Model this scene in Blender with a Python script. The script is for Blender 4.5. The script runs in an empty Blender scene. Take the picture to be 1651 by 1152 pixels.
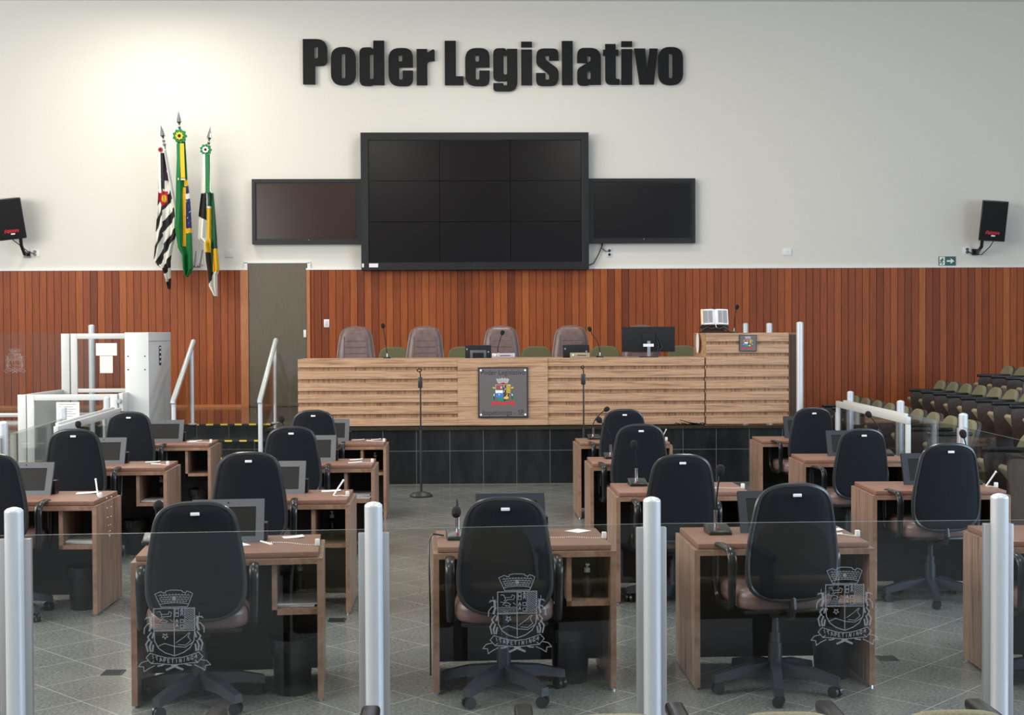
import bpy, bmesh, math, random
from math import sin, cos, pi, radians, sqrt, tan
from mathutils import Vector, Matrix
random.seed(7)
S = bpy.context.scene
C = S.collection

# ------------------------------------------------------------------ camera
YAW, PITCH, ROLL = radians(-1.4), radians(-1.066), radians(.27)
fw = Vector((-sin(YAW)*cos(PITCH), cos(YAW)*cos(PITCH), sin(PITCH)))
rt = Vector((cos(YAW), sin(YAW), 0)); up = rt.cross(fw)
r2 = rt*cos(ROLL) - up*sin(ROLL); u2 = up*cos(ROLL) + rt*sin(ROLL)
cam = bpy.data.cameras.new('camera'); cam.sensor_width = 36; cam.lens = 2150/1651*36
cam.clip_start = .1; cam.clip_end = 200
co = bpy.data.objects.new('camera', cam); C.objects.link(co)
co.matrix_world = Matrix(((r2.x, u2.x, -fw.x, 0), (r2.y, u2.y, -fw.y, 0), (r2.z, u2.z, -fw.z, 1.82), (0, 0, 0, 1)))
S.camera = co
# ------------------------------------------------------------------ world, lights, exposure
S.view_settings.view_transform = 'Standard'; S.view_settings.look = 'None'
S.view_settings.gamma = 1; S.view_settings.exposure = 0.32; S.view_settings.use_curve_mapping = False
S.cycles.use_denoising = True
S.cycles.max_bounces = 10; S.cycles.transparent_max_bounces = 24; S.cycles.glossy_bounces = 4
S.cycles.caustics_reflective = False; S.cycles.caustics_refractive = False
w = bpy.data.worlds.new('world'); S.world = w; w.use_nodes = True
w.node_tree.nodes['Background'].inputs[0].default_value = (.80, .90, 1, 1)
w.node_tree.nodes['Background'].inputs[1].default_value = .48
def area(name, loc, look, sx, sy, power, col, spread=180):
    l = bpy.data.lights.new(name, 'AREA'); l.shape = 'RECTANGLE'; l.size = sx; l.size_y = sy
    l.energy = power; l.color = col; l.spread = radians(spread)
    o = bpy.data.objects.new(name, l); C.objects.link(o); o.location = loc
    o.rotation_euler = (Vector(look) - Vector(loc)).to_track_quat('-Z', 'Y').to_euler()
    return o
area('window_light_left', (-9.6, 7.5, 4.4), (2, 14, 1.2), 13, 3.4, 980, (1, .97, .92))
area('window_light_right', (10.2, 4.5, 3.0), (0, 7, .9), 9, 2.8, 720, (.60, .78, 1))
for i, (lx, ly, e) in enumerate([(-4.8, 18.9, 82), (0.4, 17.6, 70), (5.0, 16.5, 25), (-3, 11, 110), (3, 11, 110), (-2.5, 4, 110), (3, 4, 110)]):
    area('ceiling_lamp', (lx, ly, 6.9), (lx, ly, 0), 1.3, .6, e, (1, .94, .84))

# ------------------------------------------------------------------ materials
def lin(c):
    return tuple((x/255/12.92 if x/255 <= .04045 else ((x/255+.055)/1.055)**2.4) for x in c) + (1,)
MATS = {}
def mat(name, col, rough=.5, metal=0, spec=.5):
    m = bpy.data.materials.new(name); m.use_nodes = True
    b = m.node_tree.nodes['Principled BSDF']
    b.inputs['Base Color'].default_value = lin(col); b.inputs['Roughness'].default_value = rough
    b.inputs['Metallic'].default_value = metal; b.inputs['Specular IOR Level'].default_value = spec
    MATS[name] = m
    return m
class NT:
    def __init__(s, m): s.t = m.node_tree; s.b = s.t.nodes['Principled BSDF']
    def n(s, typ, **kw):
        x = s.t.nodes.new(typ)
        for k, v in kw.items(): setattr(x, k, v)
        return x
    def l(s, a, b): s.t.links.new(a, b)
    def val(s, sock, v):
        if hasattr(v, 'node'): s.l(v, sock)
        else: sock.default_value = v
    def math(s, op, a, b=0, c=0):
        x = s.n('ShaderNodeMath', operation=op)
        s.val(x.inputs[0], a); s.val(x.inputs[1], b); s.val(x.inputs[2], c)
        return x.outputs[0]
    def coord(s, scale=(1, 1, 1), rot=(0, 0, 0), loc=(0, 0, 0), out='Object'):
        tc = s.n('ShaderNodeTexCoord'); mp = s.n('ShaderNodeMapping')
        mp.inputs['Scale'].default_value = scale; mp.inputs['Rotation'].default_value = rot; mp.inputs['Location'].default_value = loc
        s.l(tc.outputs[out], mp.inputs[0]); return mp.outputs[0]
    def noise(s, vec, scale=5, detail=3, rough=.55, dist=0):
        x = s.n('ShaderNodeTexNoise'); s.l(vec, x.inputs['Vector'])
        x.inputs['Scale'].default_value = scale; x.inputs['Detail'].default_value = detail
        x.inputs['Roughness'].default_value = rough; x.inputs['Distortion'].default_value = dist
        return x.outputs['Fac']
    def ramp(s, fac, stops):
        x = s.n('ShaderNodeValToRGB'); s.l(fac, x.inputs[0])
        e = x.color_ramp.elements
        while len(e) < len(stops): e.new(.5)
        for q, (p, c) in zip(e, stops): q.position = p; q.color = lin(c)
        return x.outputs[0]
    def mix(s, fac, a, b, mode='MIX'):
        x = s.n('ShaderNodeMix', data_type='RGBA', blend_type=mode)
        s.val(x.inputs['Factor'], fac); s.val(x.inputs['A'], a); s.val(x.inputs['B'], b)
        return x.outputs['Result']
    def sep(s, vec):
        x = s.n('ShaderNodeSeparateXYZ'); s.l(vec, x.inputs[0]); return x.outputs
    def color(s, c): s.l(c, s.b.inputs['Base Color'])
    def bump(s, h, strength=.2, dist=.01):
        x = s.n('ShaderNodeBump'); x.inputs['Strength'].default_value = strength; x.inputs['Distance'].default_value = dist
        s.l(h, x.inputs['Height']); s.l(x.outputs[0], s.b.inputs['Normal'])

def m_noise(name, c1, c2, scale, rough, detail=3, stretch=(1, 1, 1), bump=0, spec=.5):
    m = mat(name, c1, rough, 0, spec); t = NT(m)
    f = t.noise(t.coord(stretch), scale, detail)
    t.color(t.ramp(f, [(.3, c1), (.7, c2)]))
    if bump: t.bump(f, bump)
    return m
def m_grain(name, dark, mid, light, stretch, rough=.4, scale=4):
    m = mat(name, mid, rough, 0, .3); t = NT(m)
    f = t.noise(t.coord(stretch), scale, 5, .6, .8)
    f2 = t.noise(t.coord(tuple(q*5 for q in stretch)), scale*1.5, 3)
    c = t.ramp(f, [(.30, dark), (.46, mid), (.54, light), (.66, mid), (.75, dark)])
    c = t.mix(.25, c, t.ramp(f2, [(.35, dark), (.65, light)]))
    t.color(c); return m
m_noise('wall_paint', (221, 217, 207), (226, 222, 212), 60, .8, bump=.04)
mat('white_paint', (232, 232, 230), .5)
# vertical hardwood boards
m = mat('plank_wood', (165, 85, 45), .45, 0, .22); t = NT(m)
o = t.sep(t.coord()); PW = .112
idx = t.math('FLOOR', t.math('DIVIDE', o[0], PW))
wn = t.n('ShaderNodeTexWhiteNoise', noise_dimensions='1D'); t.l(idx, wn.inputs['W'])
base = t.ramp(wn.outputs['Value'], [(0, (126, 60, 31)), (.12, (148, 73, 36)), (.6, (163, 83, 41)), (.9, (174, 93, 46)), (1, (194, 116, 62))])
cmb = t.n('ShaderNodeCombineXYZ'); t.l(t.math('MULTIPLY', o[0], 22), cmb.inputs[0]); t.l(t.math('MULTIPLY', idx, 3.7), cmb.inputs[1]); t.l(t.math('MULTIPLY', o[2], 1.3), cmb.inputs[2])
g = t.noise(cmb.outputs[0], 2.2, 5, .6, .6)
t.color(t.mix(.55, base, t.ramp(g, [(.25, (150, 150, 150)), (.7, (255, 255, 255))]), 'MULTIPLY'))
m_noise('jamb_wood', (166, 96, 48), (186, 114, 62), 8, .45, 3, (6, 2, .6)); mat('plank_gap', (40, 20, 12), .8)
m_grain('mesa_wood', (114, 82, 60), (176, 137, 106), (204, 166, 134), (.6, 6, 24), .42, 2)
m_grain('mesa_back_wood', (96, 68, 46), (146, 110, 80), (176, 138, 106), (24, 6, 1.2), .45, 1.6)
m_grain('desk_wood', (84, 62, 51), (133, 105, 89), (168, 138, 120), (18, 10, .5), .38, 2)
m_grain('desk_edge', (122, 90, 72), (146, 112, 92), (158, 126, 106), (3, 3, 3), .4, 2)
m_noise('desk_top', (126, 90, 74), (138, 100, 83), 30, .45, 4, (1, 6, 1))
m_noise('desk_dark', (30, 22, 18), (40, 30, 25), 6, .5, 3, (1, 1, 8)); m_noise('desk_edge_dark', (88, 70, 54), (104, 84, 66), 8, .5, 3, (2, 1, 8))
# floor : diagonal granite tiles
m = mat('floor_granite', (120, 122, 114), .22); t = NT(m)
o = t.sep(t.coord())
k = 1/(.393*sqrt(2))
u = t.math('FRACT', t.math('MULTIPLY_ADD', t.math('ADD', o[0], o[1]), k, 60 - 5.21*k))
v = t.math('FRACT', t.math('MULTIPLY_ADD', t.math('SUBTRACT', o[1], o[0]), k, 60 - 9.19*k))
gl = t.math('MAXIMUM', t.math('LESS_THAN', u, .011), t.math('LESS_THAN', v, .011))
sp = t.noise(t.coord(), 62, 4, .75); big = t.noise(t.coord(), 1.6, 3)
gc = t.ramp(sp, [(.32, (58, 60, 59)), (.5, (112, 114, 111)), (.68, (160, 161, 156))])
gc = t.mix(.35, gc, t.ramp(big, [(.3, (100, 101, 97)), (.7, (140, 142, 138))]))
t.color(t.mix(gl, gc, lin((186, 187, 180))))
t.l(t.math('MULTIPLY_ADD', sp, .14, .12), t.b.inputs['Roughness'])
# stage stone
m = mat('stage_granite', (52, 48, 40), .1); t = NT(m)
t.color(t.ramp(t.noise(t.coord(), 70, 4, .7), [(.3, (30, 27, 22)), (.55, (58, 53, 43)), (.75, (92, 84, 68))]))
m = mat('olive_granite', (100, 94, 74), .3); t = NT(m)
t.color(t.ramp(t.noise(t.coord(), 60, 4, .7), [(.3, (74, 68, 52)), (.5, (104, 97, 76)), (.72, (140, 131, 106))]))
m = mat('black_tile', (26, 27, 28), .22); t = NT(m)
o = t.sep(t.coord())
u = t.math('FRACT', t.math('MULTIPLY_ADD', o[0], 1/.402, 40 + .363/.402)); z = t.math('FRACT', t.math('MULTIPLY_ADD', o[2], 1/.4, 10))
gl = t.math('MAXIMUM', t.math('LESS_THAN', u, .012), t.math('LESS_THAN', z, .012))
bt = t.ramp(t.noise(t.coord((1, 1, .35)), 5, 5, .65), [(.35, (20, 21, 22)), (.65, (36, 38, 40)), (.8, (52, 54, 56))])
t.color(t.mix(gl, bt, lin((108, 110, 108))))
m = mat('hazard_tape', (220, 190, 40), .5); t = NT(m)
o = t.sep(t.coord()); f = t.math('LESS_THAN', t.math('FRACT', t.math('MULTIPLY_ADD', t.math('ADD', o[0], t.math('MULTIPLY', o[1], .3)), 1/.18, 40)), .5)
t.color(t.mix(f, lin((24, 24, 24)), lin((226, 200, 74))))
m_noise('door_laminate', (88, 77, 60), (95, 84, 66), 40, .45, 3, (1, 1, .2))
mat('screen_bezel', (20, 20, 21), .4, 0, .35); mat('screen_glass', (12, 5, 5), .2, 0, .3); mat('screen_painted_sheen', (50, 28, 21), .2, 0, .3)  # left side screen: its brown reflection is painted in as base colour
mat('letter_black', (17, 17, 18), .6, 0, .25)
mat('chrome', (200, 203, 208), .16, 1); m_noise('alu', (206, 209, 212), (214, 217, 220), 30, .32, 2, (20, 20, .5)); MATS['alu'].node_tree.nodes['Principled BSDF'].inputs['Metallic'].default_value = .2
mat('alu_plate', (188, 186, 186), .4, .5)
mat('white_metal', (207, 208, 206), .4); mat('grey_metal', (166, 171, 180), .42, .2); mat('dark_metal', (60, 62, 64), .4, .5)
mat('black_plastic', (22, 23, 25), .28); mat('gloss_plastic', (44, 45, 47), .28); mat('base_plastic', (44, 47, 54), .32); mat('black_foam', (20, 20, 21), .95); mat('seam', (10, 10, 10), .8)
m_noise('chair_fabric', (15, 17, 22), (21, 24, 31), 180, .8, 2, bump=.05, spec=.25)
m_noise('brown_leather', (106, 84, 80), (124, 101, 97), 14, .36, 4, bump=.06)
m_noise('mesa_leather', (100, 80, 76), (120, 98, 94), 14, .36, 4, bump=.06)
m_noise('green_fabric', (92, 92, 62), (112, 110, 78), 160, .9, 3, bump=.1)
m_noise('seat_green', (112, 107, 82), (136, 130, 102), 120, .92, 3, bump=.12)
m_noise('seat_beige', (150, 138, 112), (168, 156, 130), 60, .85, 3)
m_noise('seat_shell', (58, 48, 44), (74, 63, 58), 24, .42, 3)
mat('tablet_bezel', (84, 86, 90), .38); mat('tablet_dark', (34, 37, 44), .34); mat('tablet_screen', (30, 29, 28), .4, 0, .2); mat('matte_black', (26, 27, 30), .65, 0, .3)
mat('paper', (236, 236, 234), .75); mat('print_grey', (150, 150, 152), .8); mat('paper_cream', (238, 216, 180), .75); mat('pen_white', (232, 230, 224), .4)
mat('red', (190, 30, 36), .5); mat('crest_red', (200, 52, 58), .5); mat('crest_blue', (62, 122, 196), .5); mat('crest_green', (36, 134, 76), .5); mat('crest_yellow', (232, 190, 60), .5); mat('crest_dark', (66, 60, 60), .5); mat('crest_white', (238, 238, 238), .5); mat('crest_silver', (184, 180, 176), .5)
mat('plaque_grey', (104, 98, 98), .4); mat('plaque_ink', (40, 38, 38), .5)
mat('disc_white', (246, 246, 244), .5); mat('bag_black', (18, 19, 21), .25); mat('bin_black', (19, 21, 23), .4)
mat('flag_green', (14, 118, 58), .7); mat('flag_dkgreen', (18, 78, 50), .7); mat('flag_yellow', (232, 184, 36), .7); mat('flag_blue', (28, 36, 92), .7); mat('flag_white', (232, 230, 220), .7); mat('flag_black', (26, 22, 24), .7); mat('flag_red', (176, 28, 44), .7); mat('flag_purple', (78, 34, 72), .7)
mat('exit_green', (46, 92, 92), .5); mat('exit_white', (232, 238, 220), .5); mat('sign_navy', (36, 42, 74), .5); mat('sign_blue', (44, 86, 150), .5)
mat('wood_carved', (46, 32, 24), .45); mat('handrail', (196, 202, 198), .35, .35)
def glass(name, tint, ior=1.45):
    m = bpy.data.materials.new(name); m.use_nodes = True; t = m.node_tree; t.nodes.clear()
    out = t.nodes.new('ShaderNodeOutputMaterial'); mx = t.nodes.new('ShaderNodeMixShader'); tr = t.nodes.new('ShaderNodeBsdfTransparent'); gs = t.nodes.new('ShaderNodeBsdfGlossy'); fr = t.nodes.new('ShaderNodeFresnel')
    tr.inputs[0].default_value = tint + (1,); gs.inputs['Roughness'].default_value = .015; fr.inputs[0].default_value = ior
    ge = t.nodes.new('ShaderNodeNewGeometry'); ma = t.nodes.new('ShaderNodeMath'); ma.operation = 'MULTIPLY_ADD'   # same reflectance on leaving the pane as on entering it
    t.links.new(ge.outputs['Backfacing'], ma.inputs[0]); ma.inputs[1].default_value = 1/ior-ior; ma.inputs[2].default_value = ior; t.links.new(ma.outputs[0], fr.inputs[0])
    t.links.new(fr.outputs[0], mx.inputs[0]); t.links.new(tr.outputs[0], mx.inputs[1]); t.links.new(gs.outputs[0], mx.inputs[2]); t.links.new(mx.outputs[0], out.inputs[0])
    MATS[name] = m
glass('glass', (.93, .945, .94)); glass('bottle', (.90, .92, .93))
mat('glass_edge', (116, 134, 126), .25)
def frosted(name, col, fac):
    m = bpy.data.materials.new(name); m.use_nodes = True; t = m.node_tree
    b = t.nodes['Principled BSDF']; b.inputs['Base Color'].default_value = lin(col); b.inputs['Roughness'].default_value = .8
    mx = t.nodes.new('ShaderNodeMixShader'); tr = t.nodes.new('ShaderNodeBsdfTransparent'); mx.inputs[0].default_value = fac
    t.links.new(tr.outputs[0], mx.inputs[1]); t.links.new(b.outputs[0], mx.inputs[2]); t.links.new(mx.outputs[0], t.nodes['Material Output'].inputs[0])
    MATS[name] = m
frosted('etched', (205, 210, 214), .33)

# ------------------------------------------------------------------ mesh builder
class MB:
    """collects geometry for ONE mesh object"""
    def __init__(s): s.b = bmesh.new(); s.mats = []
    def mi(s, m):
        if m not in s.mats: s.mats.append(m)
        return s.mats.index(m)
    def faces(s, vs, fs, m, M=None):
        k = s.mi(m); vv = [s.b.verts.new(M @ Vector(v) if M else v) for v in vs]; out = []
        for f in fs:
            try: q = s.b.faces.new([vv[i] for i in f]); q.material_index = k; out.append(q)
            except ValueError: pass
        return vv
    def box(s, x0, x1, y0, y1, z0, z1, m, M=None):
        s.faces([(x0, y0, z0), (x1, y0, z0), (x1, y1, z0), (x0, y1, z0), (x0, y0, z1), (x1, y0, z1), (x1, y1, z1), (x0, y1, z1)],
                [(0, 3, 2, 1), (4, 5, 6, 7), (0, 1, 5, 4), (1, 2, 6, 5), (2, 3, 7, 6), (3, 0, 4, 7)], m, M); return s
    def rbox(s, x0, x1, y0, y1, z0, z1, r, m, seg=2, M=None):
        k = s.mi(m); t = bmesh.new(); bmesh.ops.create_cube(t, size=1)
        bmesh.ops.scale(t, vec=(x1-x0, y1-y0, z1-z0), verts=t.verts); bmesh.ops.translate(t, vec=((x0+x1)/2, (y0+y1)/2, (z0+z1)/2), verts=t.verts)
        bmesh.ops.bevel(t, geom=t.edges[:], offset=r, segments=seg, affect='EDGES', profile=.5, clamp_overlap=True)
        s.take(t, k, M); return s
    def take(s, t, k, M=None):
        t.verts.index_update(); vv = [s.b.verts.new(M @ v.co if M else v.co) for v in t.verts]
        for f in t.faces:
            try: q = s.b.faces.new([vv[v.index] for v in f.verts]); q.material_index = k
            except ValueError: pass
        t.free()
    def tube(s, pts, r, m, seg=8, closed=False, cap=True, M=None):
        pts = [Vector(p) for p in pts]; n = len(pts)
        rs = r if isinstance(r, (list, tuple)) else [r]*n
        tang = []
        for i in range(n):
            a = pts[(i-1) % n] if (closed or i > 0) else pts[i]; b = pts[(i+1) % n] if (closed or i < n-1) else pts[i]
            tang.append((b-a).normalized())
        ref = Vector((0, 0, 1)) if abs(tang[0].z) < .9 else Vector((1, 0, 0))
        nx = (ref - tang[0]*ref.dot(tang[0])).normalized(); vs = []
        for i in range(n):
            nx = (nx - tang[i]*nx.dot(tang[i])).normalized(); ny = tang[i].cross(nx)
            for j in range(seg):
                a = 2*pi*j/seg; vs.append(pts[i] + (nx*cos(a) + ny*sin(a))*rs[i])
        fs = []
        for i in range(n if closed else n-1):
            for j in range(seg):
                a, b = i*seg+j, i*seg+(j+1) % seg; c, d = ((i+1) % n)*seg+(j+1) % seg, ((i+1) % n)*seg+j
                fs.append((a, b, c, d))
        if cap and not closed: fs += [tuple(range(seg-1, -1, -1)), tuple((n-1)*seg+j for j in range(seg))]
        s.faces(vs, fs, m, M); return s
    def cyl(s, p0, p1, r0, m, r1=None, seg=14, M=None):
        return s.tube([p0, p1], [r0, r0 if r1 is None else r1], m, seg, M=M)
    def lathe(s, prof, m, seg=18, M=None, sy=1):
        vs = []; n = len(prof)
        for r, z in prof:
            for j in range(seg): vs.append((r*cos(2*pi*j/seg), r*sy*sin(2*pi*j/seg), z))
        fs = [(i*seg+j, i*seg+(j+1) % seg, (i+1)*seg+(j+1) % seg, (i+1)*seg+j) for i in range(n-1) for j in range(seg)]
        fs += [tuple(range(seg-1, -1, -1)), tuple((n-1)*seg+j for j in range(seg))]
        s.faces(vs, fs, m, M); return s
    def prism(s, poly, d0, d1, m, plane='xz', M=None):
        """polygon (a, b) pushed from d0 to d1 along the third axis"""
        def P(a, b, d): return (a, d, b) if plane == 'xz' else ((d, a, b) if plane == 'yz' else (a, b, d))
        n = len(poly); vs = [P(a, b, d0) for a, b in poly] + [P(a, b, d1) for a, b in poly]
        fs = [tuple(range(n)), tuple(range(2*n-1, n-1, -1))] + [(i, i+n, (i+1) % n + n, (i+1) % n) for i in range(n)]
        s.faces(vs, fs, m, M); return s
    def flat(s, poly, y, m, M=None):
        s.faces([(a, y, b) for a, b in poly], [tuple(range(len(poly)))], m, M); return s
    def stroke(s, pts, wd, y, m, closed=False, M=None):
        n = len(pts)
        for i in range(n if closed else n-1):
            a = Vector(pts[i]); b = Vector(pts[(i+1) % n]); d = b-a
            if d.length < 1e-9: continue
            d.normalize(); q = Vector((-d.y, d.x))*wd/2; e = d*wd*.25
            s.flat([tuple(a-e+q), tuple(a-e-q), tuple(b+e-q), tuple(b+e+q)], y, m, M)
        return s
    def sphere(s, c, r, m, seg=12, sc=(1, 1, 1), M=None):
        k = s.mi(m); t = bmesh.new(); bmesh.ops.create_uvsphere(t, u_segments=seg, v_segments=max(6, seg*2//3), radius=r)
        bmesh.ops.scale(t, vec=sc, verts=t.verts); bmesh.ops.translate(t, vec=c, verts=t.verts); s.take(t, k, M); return s
    def build(s, name, parent=None, smooth=35, recalc=True):
        if recalc: bmesh.ops.recalc_face_normals(s.b, faces=s.b.faces[:])
        me = bpy.data.meshes.new(name); s.b.to_mesh(me); s.b.free()
        for m in s.mats: me.materials.append(MATS[m])
        if smooth:
            me.polygons.foreach_set('use_smooth', [True]*len(me.polygons)); me.set_sharp_from_angle(angle=radians(smooth))
        o = bpy.data.objects.new(name, me); C.objects.link(o)
        if parent: o.parent = parent
        return o
def tag(o, label, cat, group=None, kind=None):
    if label: o['label'] = label
    if cat: o['category'] = cat
    if group: o['group'] = group
    if kind: o['kind'] = kind
    return o
def thing(name, label, cat, loc=(0, 0, 0), rz=0, group=None):
    o = bpy.data.objects.new(name, None); C.objects.link(o); o.empty_display_size = .05
    o.location = loc; o.rotation_euler = (0, 0, rz); return tag(o, label, cat, group)
def struct(mb, name, smooth=35):
    o = mb.build(name, None, smooth); o['kind'] = 'structure'; return o
def kids(o): return [c for c in C.objects if c.parent == o]
def dup(root, label, loc, rz=None, group=None):
    r = root.copy(); C.objects.link(r); r.location = loc
    if rz is not None: r.rotation_euler = (0, 0, rz)
    if label: r['label'] = label
    if group: r['group'] = group
    for ch in kids(root):
        c = ch.copy(); C.objects.link(c); c.parent = r
        for g in kids(ch):
            d = g.copy(); C.objects.link(d); d.parent = c
    return r
def fillet(pts):
    """[(x, y, radius)] -> rounded polygon"""
    n = len(pts); out = []
    for i in range(n):
        p = Vector(pts[i][:2]); r = pts[i][2] if len(pts[i]) > 2 else 0
        if not r: out.append(tuple(p)); continue
        a = Vector(pts[i-1][:2])-p; b = Vector(pts[(i+1) % n][:2])-p; la, lb = a.length, b.length; a.normalize(); b.normalize()
        ang = a.angle(b); t = r/tan(ang/2); t = min(t, la*.5, lb*.5); p0, p1 = p+a*t, p+b*t
        for k in range(8):
            q = k/7; out.append(tuple(p0*(1-q)**2 + p*2*q*(1-q) + p1*q*q))
    return out
def rrect(x0, y0, x1, y1, r): return fillet([(x0, y0, r), (x1, y0, r), (x1, y1, r), (x0, y1, r)])
def filled(name, contours, depth, m, parent=None, M=None):
    """2-D contours with holes in the x-z plane, front at y=0, back at y=depth"""
    cu = bpy.data.curves.new(name, 'CURVE'); cu.dimensions = '2D'; cu.fill_mode = 'BOTH'; cu.extrude = depth/2
    for c in contours:
        sp = cu.splines.new('POLY'); sp.points.add(len(c)-1); sp.use_cyclic_u = True
        for p, q in zip(sp.points, c): p.co = (q[0], q[1], 0, 1)
    o = bpy.data.objects.new(name, cu); C.objects.link(o)
    me = bpy.data.meshes.new_from_object(o.evaluated_get(bpy.context.evaluated_depsgraph_get()))
    bpy.data.objects.remove(o); bpy.data.curves.remove(cu); me.name = name
    me.transform(Matrix.Translation((0, depth/2, 0)) @ Matrix.Rotation(pi/2, 4, 'X'))
    if M: me.transform(M)
    me.materials.clear(); me.materials.append(MATS[m])
    o = bpy.data.objects.new(name, me); C.objects.link(o)
    if parent: o.parent = parent
    return o
def words(txt, x, z, y, size, m, parent, width=None):
    cu = bpy.data.curves.new('lettering', 'FONT'); cu.body = txt; cu.size = size; cu.align_x = 'CENTER'
    o = bpy.data.objects.new('lettering', cu); C.objects.link(o)
    me = bpy.data.meshes.new_from_object(o.evaluated_get(bpy.context.evaluated_depsgraph_get()))
    bpy.data.objects.remove(o); bpy.data.curves.remove(cu); me.name = 'lettering'
    xs = [v.co.x for v in me.vertices]; k = width/(max(xs)-min(xs)) if width else 1
    me.transform(Matrix.Translation((x, y, z)) @ Matrix.Rotation(pi/2, 4, 'X') @ Matrix.Diagonal((k, 1, 1, 1)))
    me.materials.clear(); me.materials.append(MATS[m])
    o = bpy.data.objects.new('lettering', me); C.objects.link(o); o.parent = parent; return o
# ================================================================== the setting
W = 20.95
struct(MB().box(-12, 12, -3, W, -.2, 0, 'floor_granite'), 'floor')
struct(MB().box(-12, 12, W, W+.25, -.2, 7.0, 'wall_paint'), 'wall_back')
struct(MB().box(-12, 12, -3, W+.25, 7.0, 7.2, 'white_paint'), 'ceiling')
def boards(x0, x1, z0, z1, name):
    b = MB(); yf = W-.03
    i0 = math.floor(x0/PW); x = x0
    while x < x1-1e-6:
        xe = min(x1, (math.floor(x/PW+1e-6)+1)*PW); g = .0035
        b.faces([(x+g, yf, z0), (xe-g, yf, z0), (xe-g, yf, z1), (x+g, yf, z1)], [(0, 1, 2, 3)], 'plank_wood')
        b.faces([(xe-g, yf, z0), (xe, yf+.01, z0), (xe, yf+.01, z1), (xe-g, yf, z1), (xe+g, yf, z1), (xe+g, yf, z0)], [(0, 1, 2, 3), (1, 5, 4, 2)], 'plank_gap')
        x = xe
    b.box(x0, x1, yf+.012, W, z0, z1, 'plank_gap')
    return struct(b, name, 0)
boards(-9.9, -3.69, 0.0, 2.815, 'trim_1')
boards(-2.66, 9.96, 0.0, 2.815, 'trim_2')
cap = MB(); cap.box(-9.9, -3.66, W-.036, W, 2.815, 2.842, 'white_paint'); cap.box(-2.70, 9.96, W-.036, W, 2.815, 2.842, 'white_paint')
struct(cap, 'trim_3')
jm = MB(); jm.box(-3.72, -3.60, W-.055, W, .68, 2.81, 'jamb_wood'); jm.box(-2.69, -2.64, W-.055, W, .68, 2.81, 'jamb_wood'); struct(jm, 'trim_4')
struct(MB().box(-9.9, -3.60, W-.06, W-.031, .68, .72, 'jamb_wood').box(-2.69, 4.2, W-.06, W-.031, .68, .72, 'jamb_wood'), 'baseboard_back')
tr = MB(); tr.box(-3.66, -3.61, W-.03, W, 2.815, 2.93, 'white_paint').box(-3.66, -2.64, W-.03, W, 2.922, 2.945, 'white_paint').box(-2.68, -2.63, W-.03, W, 2.815, 2.93, 'white_paint'); struct(tr, 'trim_5')
dr = MB(); dr.box(-3.60, -2.685, W-.035, W, .69, 2.922, 'door_laminate'); d = struct(dr, 'door_1')
MB().rbox(-2.745, -2.70, W-.055, W-.036, 1.76, 1.88, .008, 'white_paint').build('lock_plate', d)
MB().cyl((-3.5, W-.036, .76), (-3.5, W-.07, .76), .014, 'chrome').build('door_stop', d)
# stage
st = MB()
st.box(-2.57, 4.2, 16.03, W-.031, 0, .68, 'black_tile').box(-3.92, -2.57, 16.94, W-.031, 0, .68, 'black_tile').box(-5.52, -3.92, 17.4, W-.031, 0, .68, 'black_tile').box(-10, -5.52, 16.03, W-.031, 0, .68, 'olive_granite')
k = st.mi('stage_granite')
st.b.normal_update()
for f in st.b.faces:
    if f.calc_center_median().z > .679: f.material_index = k
so = struct(st, 'stage', 0)
struct(MB().box(-2.57, 4.2, 16.0, 16.03, .655, .69, 'stage_granite').box(-10, -5.52, 16.0, 16.03, .655, .684, 'olive_granite'), 'trim_6')
sp = MB()
for i, yy in enumerate((15.5, 15.98, 16.46)): sp.box(-3.62, -2.57, yy, 16.94, .17*i, .17*(i+1), 'black_tile')
struct(sp, 'stage_steps', 0)
hz = MB()
for yy, z in ((15.5, .17), (15.98, .34), (16.46, .51), (16.94, .68)):
    hz.box(-3.58, -2.6, yy-.005, yy+.045, z-.014, z+.003, 'hazard_tape')
struct(hz, 'trim_7')
# wall fittings
def wall_plate(label, cat, x, z, wd, h, m='white_paint', y=W, det=None, name='switch_plate'):
    t = thing(name, label, cat, (x, y, z))
    MB().rbox(-wd/2, wd/2, -.014, 0, -h/2, h/2, .004, m).build('plate', t)
    b = MB()
    if det == 'switch': b.rbox(-wd*.22, wd*.22, -.02, -.013, -h*.3, h*.3, .003, 'white_metal')
    elif det == 'socket':
        for s in (-1, 1): b.cyl((0, -.016, s*h*.22), (0, -.03, s*h*.22), .022, 'black_plastic')
    elif det == 'blank': b.cyl((0, -.014, 0), (0, -.017, 0), .008, 'alu_plate')
    b.build({'switch': 'rocker', 'socket': 'plug', 'blank': 'screw'}[det], t)
    return t
wall_plate('white light switch on the wood boards right of the door', 'switch', -2.385, 1.98, .085, .125, y=W-.03, det='switch')
wall_plate('white double socket with black plugs below the right side screen', 'socket', 2.05, 3.07, .08, .14, det='socket', name='wall_socket')
wall_plate('cream blank switch plate alone on the white wall', 'switch', 4.86, 3.07, .14, .11, det='blank')
wall_plate('pale square junction plate right of the flags', 'switch', -3.90, 3.08, .13, .13, 'wall_paint', det='blank')
wall_plate('white socket under the loudspeaker at left', 'socket', -6.90, 3.09, .14, .11, det='socket', name='wall_socket')
wall_plate('white socket under the loudspeaker at right', 'socket', 7.72, 3.08, .13, .11, det='socket', name='wall_socket')
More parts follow.
